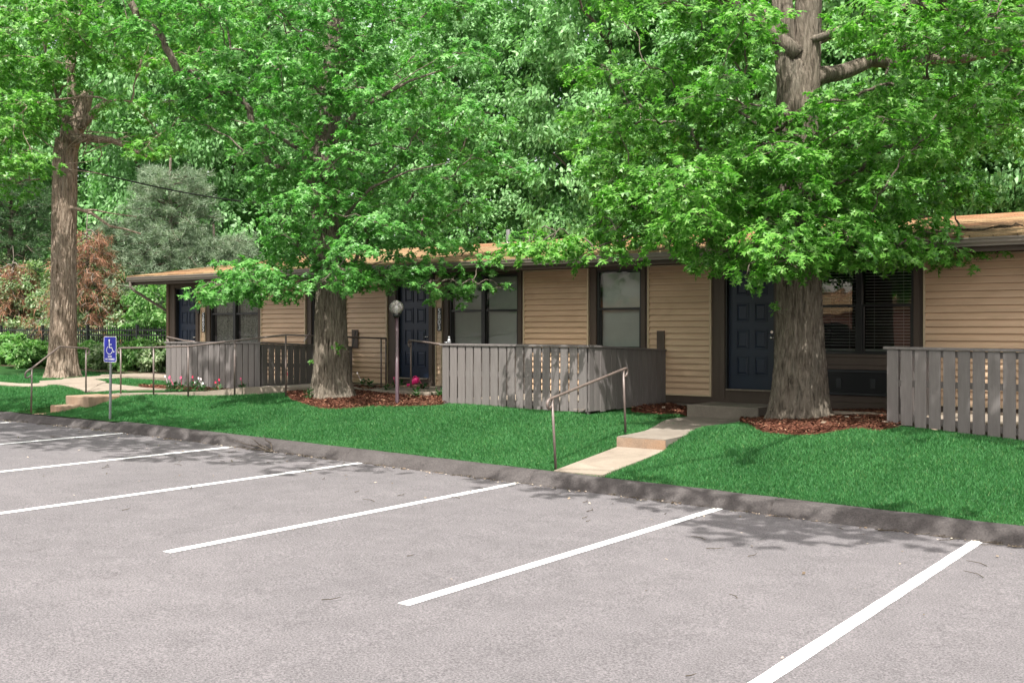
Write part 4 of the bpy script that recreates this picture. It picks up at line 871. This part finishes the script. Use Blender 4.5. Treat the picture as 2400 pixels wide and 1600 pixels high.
# right tree
bR = H(1866, 990); bR = (bR[0] - .12, bR[1] + .35); zR_ = float(T(*bR)); DR = CS * bR[1] - SN * bR[0]; print("R", bR, DR)
def TP(lst, D): return [tuple(onD(px, py, D)) + (r,) for px, py, r in lst]
tpR = [(onD(1871, 700, DR)[0], onD(1871, 700, DR)[1], zR_ - .12, .355)] + TP([(1873, 880, .335), (1874, 760, .300), (1873, 640, .287), (1870, 480, .275), (1868, 330, .270), (1868, 240, .275), (1869, 190, .25), (1868, 150, .19), (1866, 100, .09)], DR)
stR = [TP([(1862, 290, .14), (1848, 190, .155), (1838, 90, .145), (1832, -20, .13), (1822, -180, .12), (1800, -420, .1)], DR), TP([(1880, 300, .15), (1890, 190, .185), (1893, 90, .18), (1896, -20, .175), (1900, -200, .16), (1915, -500, .12)], DR - .02)]
lim = [([onD(*q, DR) for q in ((1860, 270), (1848, 190), (1838, 90), (1832, -20), (1822, -180), (1800, -420))], .05, .04),
       ([onD(*q, DR - .02) for q in ((1880, 280), (1890, 190), (1893, 90), (1896, -20), (1900, -200), (1915, -500))], .05, .04),
       ([onD(*q, DR - .12) for q in ((1868, 130), (1845, 108), (1808, 80), (1765, 48), (1728, 22), (1690, -12), (1640, -60))], .125, .085),
       ([onD(*q) for q in ((1895, 195, DR), (1925, 176, DR), (1965, 172, DR + .2), (2010, 156, DR + .4), (2040, 142, DR + .6), (2100, 148, DR + .8), (2165, 140, DR + 1), (2260, 138, DR + 1.1), (2330, 122, DR + 1.1), (2420, 95, DR + 1.2))], .14, .05),
       ([onD(*q) for q in ((1900, 95, DR), (1940, 82, DR + .2), (1990, 76, DR + .5), (2080, 68, DR + .9), (2190, 40, DR + 1.1))], .11, .05),
       ([onD(*q) for q in ((2040, 150, DR + .5), (2060, 100, DR + .5), (2100, 60, DR + .5), (2160, 30, DR + .5), (2215, 12, DR + .4))], .045, .03),
       ([onD(*q) for q in ((2120, 130, DR + .6), (2115, 60, DR + .5), (2135, 10, DR + .3), (2150, -60, DR))], .035, .025),
       ([onD(*q) for q in ((2280, 60, DR + 1), (2340, 70, DR + .8), (2400, 50, DR + .8))], .04, .03),
       ([onD(*q) for q in ((1845, 120, DR + .3), (1790, 30, DR + .5), (1740, -30, DR + .8))], .07, .05)]
rowsR = [(590, 1700, 1950, 50), (578, 2010, 2230, 55), (550, 1640, 2200, 52), (560, 1250, 1560, 48), (525, 1390, 2160, 55), (480, 1480, 2190, 56), (435, 1420, 2270, 56), (385, 1400, 2240, 62), (335, 1380, 2330, 64), (285, 1440, 2400, 66), (235, 1400, 1760, 60), (235, 1960, 2420, 64), (160, 1420, 1740, 66), (180, 2060, 2450, 70), (90, 1350, 1760, 66), (80, 1960, 2450, 66), (20, 1480, 2460, 70), (-50, 1480, 2460, 75)]
pR = rows_pads(rowsR, DR, 2.1, (.38, .62))
pR = [q for q in pR if not (1765 < 1200 + FPX * ((CS * q[0][0] + SN * q[0][1]) / (CS * q[0][1] - SN * q[0][0])) < 1970 and q[0][2] > 5.45 and (CS * q[0][1] - SN * q[0][0]) < DR + .35)]
for q in ((1835, 258, -.75, .36), (1895, 262, -.8, .36), (1865, 300, -.9, .4), (1845, 350, -1, .4), (1900, 345, -1, .4), (1865, 400, -1.1, .4), (1880, 450, -1.2, .4), (1745, 640, -1.5, .30), (1800, 632, -1.5, .34), (1850, 610, -1.4, .34), (1780, 600, -1.3, .3), (2335, 570, -.4, .2), (2200, 590, -.6, .22), (1235, 558, .3, .3), (2380, 30, -1, .4)):
    pR.append((onD(q[0], q[1], DR + q[2]), q[3]))
for c in [(-1.5, 6.3, 8.0, .6), (-2.3, 6.0, 8.2, .5), (-.9, 6.9, 8.0, .45), (-2.0, 5.4, 8.4, .5), (-3.9, 6.6, 8.2, .35), (-4.6, 6.2, 8.4, .3), (-3.2, 8.2, 8.6, .3), (-5.5, 13, 9.4, .7), (-4.5, 14.5, 10, .8), (-3.4, 12.0, 6.9, .75), (-2.6, 11.6, 7.0, .7), (-1.9, 11.2, 7.1, .75), (-1.2, 11.3, 7.3, .7), (-2.6, 12.2, 7.6, .7), (-.6, 10.9, 7.3, .6)] + [(x + .28 * t, 14.33 - .5 * t, 1.25 + t, .5) for t in (5.4, 6.6) for x in (-4.5, -3.8, -3.1, -2.4)] + [(x + .28 * t, 16.9 - .5 * t, 1.2 + t, .6) for t in (5.6, 7, 8.4) for x in (-4.5, -3.7, -2.9, -2.1)]:  # mostly unseen sprays, added up the sun's line to shade lot, fence and siding
    pR.append((np.array(c[:3]), c[3]))
pR = pushback(pR, 1150, 1580, 6.5, 1.5)
def edge_shade(x0, x1, n):                   # unseen leaf sprays added over the lot to fleck the kerb with shade
    for i in range(n):
        x = x0 + (x1 - x0) * (i + random.uniform(.1, .9)) / n; h = random.uniform(7.8, 9.0); yield np.array([x + .28 * h, 10.62 + random.uniform(-.35, .25) - .5 * h, h]), random.uniform(.14, .34)
pR += list(edge_shade(-8.5, -1.5, 13)) + [(c + np.array([.15, .1, .25]), r * .9) for c, r in pR if c[1] < 7.5]  # sprays over the lot doubled to deepen its shade
oak((bR[0], bR[1], zR_), tpR, lim, pR, "big oak on the right, in front of the navy door and large window", .188, 155, 'oak_leaf', ph=.6, flare=.5, stems=stR)

# middle tree
bM = H(780, 938); bM = (bM[0] - .15, bM[1] + .3); zM = float(T(*bM)); DM = CS * bM[1] - SN * bM[0]; print("M", bM, DM)
tpM = [(onD(779, 700, DM)[0], onD(779, 700, DM)[1], zM - .12, .315)] + TP([(777, 880, .285), (775, 760, .248), (774, 650, .235), (768, 540, .25), (762, 430, .22), (765, 340, .19), (775, 240, .17), (785, 120, .15), (790, -20, .13), (790, -200, .09)], DM)
limM = [([onD(*q) for q in ((775, 560, DM), (815, 500, DM - .4), (870, 440, DM - .7), (960, 400, DM - 1), (1060, 380, DM - .9))], .045, .006), ([onD(*q) for q in ((768, 420, DM), (700, 350, DM), (620, 300, DM - .4), (540, 280, DM - .5))], .055, .006), ([onD(*q) for q in ((775, 330, DM), (850, 250, DM), (960, 190, DM), (1080, 150, DM))], .06, .006),
        ]
rowsM = [(655, 500, 700, 46), (645, 880, 1010, 50), (640, 740, 830, 45), (655, 1060, 1160, 45), (610, 540, 1160, 46), (560, 640, 1150, 48), (510, 690, 1160, 50), (455, 620, 1210, 50), (400, 600, 1270, 54), (345, 560, 1230, 56), (290, 420, 1220, 56), (235, 400, 1240, 58), (180, 420, 1260, 58), (120, 480, 1250, 60), (60, 300, 1200, 62), (0, 260, 1180, 64), (-60, 260, 1180, 66)]
pM = rows_pads(rowsM, DM, 2.3, (.36, .58))
for q in ((760, 560, -1.2, .4), (770, 500, -1.3, .4), (755, 440, -1.2, .42), (775, 385, -1.2, .42), (760, 330, -1.2, .42), (785, 280, -1.1, .42), (770, 225, -1.1, .42), (790, 165, -1.1, .42), (775, 100, -1., .42), (790, 40, -1., .42), (800, -10, -1., .42), (470, 675, -1.2, .22), (515, 662, -1.2, .3), (575, 655, -1.2, .32), (760, 650, -1.7, .3), (795, 662, -1.8, .32), (795, 625, -1.7, .3), (830, 640, -1.6, .28), (930, 650, -1.4, .3), (975, 625, -1.4, .3), (1170, 665, -.8, .22), (1120, 660, -.9, .3), (1080, 665, -.9, .28), (1170, 610, -.9, .3)):
    pM.append((onD(q[0], q[1], DM + q[2]), q[3]))
for c in [(-8.2, 5.6, 8.2, .35), (-9.4, 5.9, 8.2, .5), (-10.5, 5.2, 8.4, .6), (-11.6, 5.8, 8.4, .7), (-12.6, 5.2, 8.6, .7), (-13.6, 5.9, 8.6, .8), (-14.7, 5.3, 8.8, .8), (-15.8, 5.6, 8.6, .8), (-17, 5.0, 8.8, .8), (-11.8, 6.9, 8.6, .5), (-14.2, 7.2, 8.8, .6), (-16.2, 6.8, 8.8, .8), (-18.2, 5.8, 8.8, .8), (-15.2, 6.4, 8.9, .9), (-17.2, 6.6, 9.0, .9), (-18.6, 6.9, 9.2, .9), (-13.0, 6.7, 8.8, .6), (-16.0, 7.6, 9.1, .8), (-13.2, 4.3, 9.2, .4), (-16.4, 4.1, 9.2, .5), (-14.5, 12.5, 10, .8)]:  # unseen high sprays, added to cast shade on the left of the lot
    pM.append((np.array(c[:3]), c[3]))
pM = pushback(pM, 890, 1320, 6.5, 1.6)
pM += list(edge_shade(-19.5, -9, 22)) + [(c + np.array([.2, .15, .3]), r * .95) for c, r in pM if c[1] < 7.7]  # high sprays over the lot repeated for denser shade
oak((bM[0], bM[1], zM), tpM, limM, pM, "oak in the middle, rising from the long mulch bed beside the ramp", .172, 165, 'oak_leaf_deep', ph=2.2, flare=.50)

# left tree, a bare lower trunk with a broken fork
bL = H(148, 886); bL = (bL[0] - .1, bL[1] + .3); zL = float(T(*bL)); DL = CS * bL[1] - SN * bL[0]; print("L", bL, DL)
tpL = [(onD(146, 700, DL)[0], onD(146, 700, DL)[1], zL - .12, .32)] + TP([(147, 840, .30), (149, 760, .28), (150, 600, .275), (152, 450, .27), (153, 370, .275), (158, 325, .25)], DL)
limL = [([onD(*q, DL) for q in ((162, 345), (178, 300), (192, 260), (200, 225), (203, 212))], .24, .17), ([onD(*q, DL + .2) for q in ((150, 345), (158, 290), (170, 240), (168, 190), (160, 120), (150, 20), (140, -120))], .15, .08),
        ([onD(*q, DL - .3) for q in ((170, 325), (205, 324), (235, 327), (262, 329), (290, 341), (320, 355), (345, 368))], .12, .03), ([onD(*q, DL - .2) for q in ((190, 300), (215, 268), (240, 244), (252, 238))], .11, .07),
        ([onD(*q, DL - .3) for q in ((165, 486), (190, 492), (215, 500), (238, 516), (258, 530), (290, 536), (330, 548))], .05, .02), ([onD(*q, DL - .3) for q in ((190, 492), (220, 492), (260, 500), (320, 508))], .025, .012)]
for i in range(26):                          # dead twigs round the fork
    x, y = random.uniform(140, 230), random.uniform(230, 400); a = random.uniform(-2.9, .5); l = random.uniform(40, 130); limL.append(([onD(x + l * t * math.cos(a) + 8 * math.sin(t * 5 + i), y + l * t * math.sin(a) * .7, DL - .4 - t * .4) for t in (0, .3, .6, 1)], .016, .006))
rowsL = [(420, -60, 70, 50), (370, -60, 110, 45), (320, -70, 120, 48), (270, -70, 130, 48), (220, -80, 140, 48), (170, -80, 160, 48), (120, -80, 480, 52), (70, -80, 520, 54), (20, -80, 540, 56), (-40, -80, 520, 60), (240, 330, 480, 60), (330, 330, 420, 60)]
pL = rows_pads(rowsL, DL - .5, 2.2, (.5, .85))
oak((bL[0], bL[1], zL), tpL, limL, pL, "tall oak at the left with a thick bare trunk beside the sidewalk", .21, 88, 'oak_leaf', barkm='bark_sunlit', ph=4.1, flare=.55)

# sprouts on the trunks
def sprout(name, pts, D, label, n=9, size=.11):
    C = [(onD(px, py, D), r) for px, py, r in pts]; A = []
    for c, r in C:
        m = n; d = rng.normal(0, 1, (m, 3)) + np.array([0, -.3, .1]); A.append((np.tile(c, (m, 1)) + rng.normal(0, r, (m, 3)), d, rng.normal(0, .5, (m, 3)) + np.array([0, -.5, .8]), size * rng.uniform(.6, 1.1, m)))
    V, F = place_leaves(*[np.concatenate([a[i] for a in A]) for i in range(4)], OAK_V, OAK_F); t = thing(name, tuple(C[0][0]), label, "shoot"); fobj("leaves", V, F, M['oak_leaf'], t)
    mb = MB(); [mb.tube([c + np.array([.08, .15, -.1]), c], [.006, .004], 5) for c, r in C]; mb.build("stem", M['bark'], t)
sprout("leafy_shoot", [(1826, 718, .05), (1822, 730, .04)], DR - .36, "small leafy shoot growing from the side of the right trunk", 9, .10)
sprout("leafy_shoot", [(793, 817, .05), (797, 812, .04)], DM - .38, "bright green shoot on the front of the middle trunk", 10, .11)
sprout("leafy_shoot", [(728, 846, .03), (732, 843, .03)], DM - .1, "tiny yellow-green shoot at the left edge of the middle trunk", 4, .10)

# background trees
def lobed_cloud(R, Hh, lobes, clumps, per, size, seed, low=0.0):
    r_ = np.random.default_rng(seed); A = []
    for i in range(lobes):
        u = (i + .5) / lobes; a = i * 2.399; z = low + (Hh - low) * u; rad = R * (math.sin(math.pi * min(1, .12 + .88 * u)) ** .6) * .62; c = np.array([rad * math.cos(a), rad * math.sin(a), z]); lr = R * r_.uniform(.38, .62)
        for j in range(clumps):
            v = r_.normal(0, 1, 3); v[2] = v[2] * .9 + .25; v /= np.linalg.norm(v); cc = c + v * lr * r_.uniform(.8, 1.12) * np.array([1, 1, 1.1]); m = per; rr_ = lr * r_.uniform(.16, .32)
            P = cc + r_.normal(0, rr_ * .6, (m, 3)) * np.array([1, 1, .7]); d = v * .8 + r_.normal(0, .6, (m, 3)) + np.array([0, 0, -.6]); n_ = v * 1.0 + r_.normal(0, .45, (m, 3)) + np.array([0, 0, .5]); A.append((P, d, n_, size * r_.uniform(.6, 1.2, m)))
    return [np.concatenate([a[i] for a in A]) for i in range(4)]
def bg_tree(seed, R, Hh, name, label, cat, leafm, size, lobes=16, clumps=26, per=70, low=2.0, trunk_r=.2):
    t = thing(name, (0, 0, 0), label, cat); V, F = place_leaves(*lobed_cloud(R, Hh, lobes, clumps, per, size, seed, low), KITE_V, KITE_F); fobj("crown", V, F, M[leafm], t)
    mb = MB(); top = Hh * .8; mb.tube(wob((0, 0, -.3), (0, 0, top), 10, .5), [trunk_r * (1 - .075 * i) for i in range(11)], 10)
    for i in range(7): a = i * 2.4; z = low + (Hh - low) * i / 8; mb.tube(wob((0, 0, z), (R * .6 * math.cos(a), R * .6 * math.sin(a), z + R * .5), 5, .25), [trunk_r * .4 * (1 - .15 * k) for k in range(6)], 7)
    mb.build("trunk", M['bark_dark'], t, smooth_=True); return t
protos = [bg_tree(s, 3.0, 14.0, "woodland_tree", "leafy tree", "tree", 'wood_leaf', .185, lobes=20, clumps=30, per=105) for s in (11, 12, 13)]
names = ["first", "second", "third", "fourth", "fifth", "sixth", "seventh", "eighth", "ninth", "tenth", "eleventh", "twelfth"]
back = [(2520, 33), (2340, 34), (2150, 32.5), (1970, 34), (1790, 32.6), (1610, 34), (1430, 32.4), (1250, 33.6), (1070, 32.5), (890, 34), (700, 32.6)]
for i, (px, Y) in enumerate(back):
    X = XY(px, Y); lab = "tall leafy tree behind the roof, %s from the right of its row" % names[i]; ty = i % 3; sc = random.uniform(.92, 1.12)
    o = protos[ty] if i < 3 else dup(protos[ty]); o.location = (X, Y, .3); o.rotation_euler.z = i * 1.9; o.scale = (sc, sc, sc * random.uniform(.95, 1.1)); o["label"] = lab; o["group"] = "leafy trees in the row behind the roof"
left = [(-60, 27), (90, 25.5), (240, 28), (400, 25), (540, 27)]
for i, (px, Y) in enumerate(left):
    X = XY(px, Y); o = dup(protos[(i + 1) % 3]); sc = random.uniform(1.05, 1.2); o.location = (X, Y, .6); o.rotation_euler.z = i * 1.3 + 2; o.scale = (sc, sc, sc * 1.15); o["label"] = "tall leafy tree beyond the iron fence, %s from the left edge" % names[i]; o["group"] = "leafy trees beyond the iron fence"
# the deeper wood reads as one mass
A = []
for i in range(15):
    px = -150 + i * 195; Y = 40 + (i % 3) * 2.2; X = XY(px, Y); L = lobed_cloud(4.2, 21, 13, 20, 46, .42, 40 + i, 1.0); L[0] = L[0] + np.array([X, Y, .3]); A.append(L)
V, F = place_leaves(*[np.concatenate([a[i] for a in A]) for i in range(4)], KITE_V, KITE_F); tag(fobj("woods", V, F, M['wood_leaf']), "deep wood rising behind the nearer trees", "woods", kind="stuff")

# shrubs along the iron fence
def shrub(px, py, R, Hh, Y, leafm, size, label, seed, lobes=7, clumps=16, per=46):
    X = XY(px, Y); z = float(T(X, Y)); t = thing("shrub", (X, Y, z), label, "shrub"); L = lobed_cloud(R, Hh, lobes, clumps, per, size, seed, .25); L[0] = L[0] + np.array([X, Y, z]); V, F = place_leaves(*L, KITE_V, KITE_F); fobj("foliage", V, F, M[leafm], t)
    mb = MB(); [mb.tube(wob((X + random.uniform(-.1, .1), Y, z - .05), (X + R * .6 * math.cos(k * 1.3), Y + R * .5 * math.sin(k * 1.3), z + Hh * .75), 5, .15), [.02, .017, .014, .011, .008, .005], 6) for k in range(6)]; mb.build("stems", M['bark_dark'], t)
for i, q in enumerate([(20, 0, .8, .5, 17.5, 'bush_leaf', .15, "bright green shrub at the far left edge before the iron fence"), (75, 0, .6, .4, 17.2, 'bush_leaf', .14, "low leafy shrub just left of the big trunk"), (205, 0, .55, .35, 17.9, 'bush_leaf', .13, "green shrub just right of the big trunk"),
                       (262, 0, .6, .4, 17.9, 'vine_leaf', .12, "pale flecked shrub behind the blue sign"), (320, 0, .6, .45, 17.9, 'bush_leaf', .12, "green shrub between the sign and the building corner"), (378, 0, .55, .45, 17.9, 'vine_leaf', .12, "pale flecked shrub against the corner of the building"),
                       (10, 0, 1.7, 2.7, 20.6, 'vine_leaf', .13, "pale vine thicket behind the fence at the left edge"), (105, 0, 1.6, 2.5, 20.9, 'vine_leaf', .13, "pale vine thicket behind the fence by the big trunk"), (215, 0, 1.6, 3.0, 20.8, 'vine_leaf', .13, "pale vine thicket under the rust coloured dead branches"), (300, 0, 1.4, 2.2, 21.2, 'vine_leaf', .13, "pale vine thicket left of the downspout"), (380, 0, 1.3, 1.9, 20.8, 'bush_leaf', .14, "deep green thicket behind the downspout"), (440, 0, 1.3, 2.4, 22.5, 'bush_leaf', .14, "dark green thicket tucked behind the building corner")]):
    shrub(*q, seed=70 + i, lobes=7 if i < 6 else 11, per=60)

# pines
def pine(name, px, Y, z0, z1, R, leafm, label, nb=46, tl=.16, tufts=20, needles=26, dead=False):
    X = XY(px, Y); zg = float(T(X, Y)); t = thing(name, (X, Y, zg), label, "tree"); mb = MB(); mb.tube(wob((X, Y, zg - .1), (X, Y, z1 + .5), 10, .25), [(.05 if dead else .17) * (1 - .08 * i) for i in range(11)], 10); P = []; Dn = []
    for i in range(nb):
        u = i / nb; z = z0 + (z1 - z0) * u; a = i * 2.399; Lb = R * (1 - .55 * u) * random.uniform(.7, 1.1); q = (X + Lb * math.cos(a), Y + Lb * math.sin(a), z + (.1 if not dead else -.30) * Lb - .1); path = wob((X, Y, z), q, 8, .18 * Lb, -.05 * Lb); mb.tube(path, [.032 * (1 - .1 * k) for k in range(9)], 6)
        for k in range(tufts):
            t_ = random.uniform(.3, 1.0) * 8; j = min(7, int(t_)); c = path[j].lerp(path[j + 1], t_ - j) + Vector((random.gauss(0, .22), random.gauss(0, .22), random.gauss(.04, .13))) * (Lb * .45); P.append(c)
            dv = (c - path[j]) + (Vector(q) - Vector((X, Y, z))).normalized() * .15 + Vector((0, 0, .1 if not dead else -.5)); Dn.append(dv.normalized())
            if random.random() < .5: mb.tube([path[j], c], [.008, .004], 4, caps=False)
    P = np.array(P); Dn = np.array(Dn); m = needles; PP = np.repeat(P, m, 0); DD = np.repeat(Dn, m, 0) * (.5 if not dead else .9) + rng.normal(0, .6, (len(PP), 3)); DD /= np.linalg.norm(DD, axis=1, keepdims=True); PP = PP + rng.normal(0, .05, PP.shape)
    sd = np.cross(DD, rng.normal(0, 1, PP.shape)); sd /= np.linalg.norm(sd, axis=1, keepdims=True); Ln = tl * rng.uniform(.6, 1.3, len(PP))[:, None]; V = np.stack([PP - sd * .008, PP + sd * .008, PP + DD * Ln], 1).reshape(-1, 3); fobj("needles", V, np.arange(len(V)).reshape(-1, 3), M[leafm], t)
    mb.build("trunk", M['twig_bark'] if dead else M['bark_dark'], t, smooth_=True)
zz = lambda px, py, Y: float(onY(px, py, Y)[2])
pine("pine_tree", 400, 22.6, 3.0, zz(400, 400, 22.6), 2.5, 'pine_needle', "pale grey green pine behind the left end of the roof", 60, .2, 26, 26)
pine("pine_tree", 270, 22.0, 1.6, zz(270, 520, 22.0), 2.3, 'pine_needle', "low pale pine between the big trunk and the roof corner", 54, .19, 26, 24)
pine("pine_tree", 25, 21.5, 1.8, zz(25, 420, 21.5), 3.2, 'pine_needle_dark', "dark green pine at the left edge behind the big trunk", 70, .2, 28, 26)
pine("pine_tree", 500, 23.6, 2.6, zz(500, 560, 23.6), 2.6, 'pine_needle', "low pale pine spreading just above the left end of the roof", 60, .2, 26, 26)
pine("pine_tree", 640, 31, 4.5, zz(640, 440, 31), 2.6, 'pine_needle', "pale pine showing over the roof left of the middle oak", 56, .24, 24, 24)
pine("dead_pine", 205, 20.1, 2.3, zz(205, 535, 20.1), 1.9, 'dead_needle', "rust coloured dead pine hanging behind the big trunk", 46, .3, 16, 9, dead=True)
pine("dead_pine", 30, 20.3, 2.0, zz(30, 610, 20.3), 1.9, 'dead_needle', "rust coloured dead branches low at the left edge", 44, .3, 14, 9, dead=True)

# cable
mb = MB(); A_ = Vector(onD(165, 391, DL)); B_ = Vector(onY(760, 484, 27)); mb.tube([A_.lerp(B_, i / 20) + Vector((0, 0, -.25 * math.sin(math.pi * i / 20))) for i in range(21)], .022, 6); tag(mb.build("overhead_cable", M['rubber']), "black cable running from the left trunk past the pines", "cable")

# flowers in the beds
fl = [(396, 917, 'petal_white'), (408, 917, 'petal_pink'), (426, 918, 'petal_pink'), (455, 917, 'petal_red'), (474, 922, 'petal_white'), (512, 925, 'petal_red'), (568, 921, 'petal_pink'), (685, 905, 'petal_red'), (718, 907, 'petal_red'), (849, 909, 'petal_white'), (868, 914, 'petal_white'), (909, 924, 'petal_white'), (926, 918, 'petal_pink'), (975, 936, 'petal_white'), (993, 921, 'petal_pink'), (1030, 934, 'petal_white'), (727, 936, 'petal_white'), (943, 913, 'petal_white')]
fd = {0: "pale pink", 1: "deep pink"}
spots = ["by the left corner of the far patio fence", "second along the far patio fence", "third along the far patio fence", "behind the third ramp post", "right of the third ramp post", "alone before the far patio fence", "beside the fourth ramp post", "right of the tallest ramp post", "against the left side of the middle trunk", "at the right foot of the middle trunk", "a little right of the middle trunk", "between the middle trunk and the lamp post", "just left of the lamp post", "right of the lamp post, nearest the lawn", "behind the curled handrail post", "beside the sunlit fence corner", "at the left foot of the middle trunk", "under the pink watering can"]
for i, (px, py, pet) in enumerate(fl):
    x, y = H(px, py); z = float(T(x, y)) + .04; blooming = pet != 'petal_white' or i in (0, 4, 9)
    t = thing("flower_plant", (x, y, z), ("small flowering plant " if blooming else "small green plant ") + spots[i], "plant", "small plants in the mulch beds")
    m = 70; a = rng.uniform(0, 6.28, m); el = rng.uniform(.1, 1.3, m); d = np.stack([np.cos(a) * np.cos(el), np.sin(a) * np.cos(el), np.sin(el)], -1); P = np.array([x, y, z]) + d * rng.uniform(.02, .15, m)[:, None]
    V, F = place_leaves(P, d + np.array([0, 0, -.3]), np.tile([0, 0, 1.], (m, 1)) + d * .3, rng.uniform(.05, .10, m), KITE_V * np.array([1, 1.1, 1]), KITE_F); fobj("foliage", V, F, M['flower_leaf'], t)
    if blooming:
        for k in range(2 if i % 3 else 1):
            c = Vector((x + random.uniform(-.1, .1), y - .05, z + random.uniform(.20, .27))); mb = MB()
            for q in range(5):
                a0 = q * 1.257; dd = Vector((math.cos(a0), -.35, math.sin(a0))) * .027; sd_ = Vector((-math.sin(a0), 0, math.cos(a0))) * .017; mb.add([c, c + dd * .6 + sd_, c + dd, c + dd * .6 - sd_], [(0, 1, 2, 3)])
            mb.tube([c, (x, y, z + .05)], .003, 4); mb.build("blossom", M[pet], t)

# leaf litter, twigs
n = 1500; X = rng.uniform(-24, 1, n); Y = YK - .04 - np.abs(rng.normal(0, .05, n)) - .02; cl = np.array([mn.noise(Vector((x * 1.3, 0, 4))) for x in X]); k_ = cl > rng.uniform(-.55, .45, n); X, Y = X[k_], Y[k_]
n2 = 150; X2 = rng.uniform(-19, 1, n2); Y2 = YK - .1 - rng.exponential(1.6, n2); X = np.concatenate([X, X2]); Y = np.concatenate([Y, Y2]); k_ = Y > 2.5; X, Y = X[k_], Y[k_]
V, F = leaf_tri(X, Y, lot(X) + .014, .036, .5, .28); tag(fobj("leaf_litter", V, F, M['dead_leaf']), "dry leaf litter gathered along the foot of the kerb", "leaf litter", kind="stuff")
pts = [(1365, 972), (1400, 968), (1530, 965), (1555, 966), (1490, 962), (1950, 985), (1985, 990), (2010, 992), (1660, 978), (1770, 992), (1350, 971), (470, 925), (330, 925), (1500, 968), (1930, 1004), (2075, 1003), (2110, 1012), (2190, 1022)]
hp = [H(*q) for q in pts]; X = np.array([q[0] for q in hp]); Y = np.array([q[1] for q in hp]); V, F = leaf_tri(X, Y, T(X, Y) + .085, .13, .35, .32); tag(fobj("fallen_leaves", V, F, M['dead_leaf']), "few large pale fallen leaves on the mulch", "leaf litter", kind="stuff")
mb = MB()
for i in range(150):
    x = random.uniform(-20, .5); near = random.random() < .55; y = YK - (abs(random.gauss(0, .06)) + .05 if near else .2 + random.expovariate(.45)); a = random.uniform(-.5, .5) if near else random.uniform(0, 3.14); l = random.uniform(.05, .22)
    if y < 2.5: continue
    p = [(x + l * t * math.cos(a + .5 * t * t), y + l * t * math.sin(a + .5 * t * t), float(lot(x)) + .012 + .01 * t) for t in (0, .5, 1)]; mb.tube(p, [.004, .0035, .002], 5)
tag(mb.build("twigs", M['bark_dark']), "small broken twigs scattered on the asphalt", "twigs", kind="stuff")
mb = MB(); cx = [onY(618, 1060, YK - .12), onY(640, 1045, YK - .1), onY(610, 1046, YK - .1)]
b0 = Vector((XY(640, YK - .12), YK - .12, float(lot(-12)) + .02))
for (dx, dy, dz_) in ((-.7, -.05, .02), (-.62, .10, .16), (-.35, .12, .20), (-.9, .03, .10)):
    mb.tube(wob(b0, b0 + Vector((dx, dy, dz_)), 6, .05), [.013, .012, .010, .009, .007, .005, .003], 6)
tag(mb.build("fallen_branch", M['bark_dark'], smooth_=True), "broken dead branch lying against the kerb", "branch")
mb = MB(); r0 = Vector((XY(2250, 17.2), 17.2, roofz(0, 17.2) + .07)); 
for q in (((0, 0, 0), (-.35, .1, .05), .3), ((0, 0, 0), (.9, -.15, 0), 0), ((0, 0, 0), (-.1, .02, .32), 0), ((.5, -.1, 0), (.95, .1, .02), 0), ((-.2, .05, 0), (-.8, -.1, -.02), 0)): mb.tube(wob(r0 + Vector(q[0]), r0 + Vector(q[1]), 6, .07), [.02, .018, .016, .013, .01, .008, .005], 6)
tag(mb.build("fallen_branch", M['bark_dark'], smooth_=True), "dead branch lying on the shingles above the right window", "branch")

# what stands across the lot, seen in the window glass
t = thing("brick_building", (-10, -16, -.2), "red brick building across the lot, mirrored in the large window", "building")
MB().box(-34, 8, -24, -16, -.4, 2.9).build("wall", M['brick'], t); MB().add([(-34.5, -15.6, 2.8), (8.5, -15.6, 2.8), (8.5, -20, 3.9), (-34.5, -20, 3.9), (8.5, -24.4, 2.8), (-34.5, -24.4, 2.8)], [(0, 1, 2, 3), (3, 2, 4, 5)]).build("roof", M['shingle'], t)
for i in range(9):
    x = -32 + i * 4.6; MB().box(x, x + 1.4, -15.98, -15.93, .9, 2.2).build("window", M['black'], t)
for i, x in enumerate((-30, -23.5, -17, -11, -5, 2)):
    o = dup(protos[i % 3]); o.location = (x, -27 + (i % 2) * 7 * (1 if i in (1, 3) else 0), -.2); o.rotation_euler.z = i; o.scale = (1.2, 1.2, 1.0); o["label"] = "leafy tree across the lot mirrored in the windows, %s of its row" % names[i]; o["group"] = "trees across the lot"
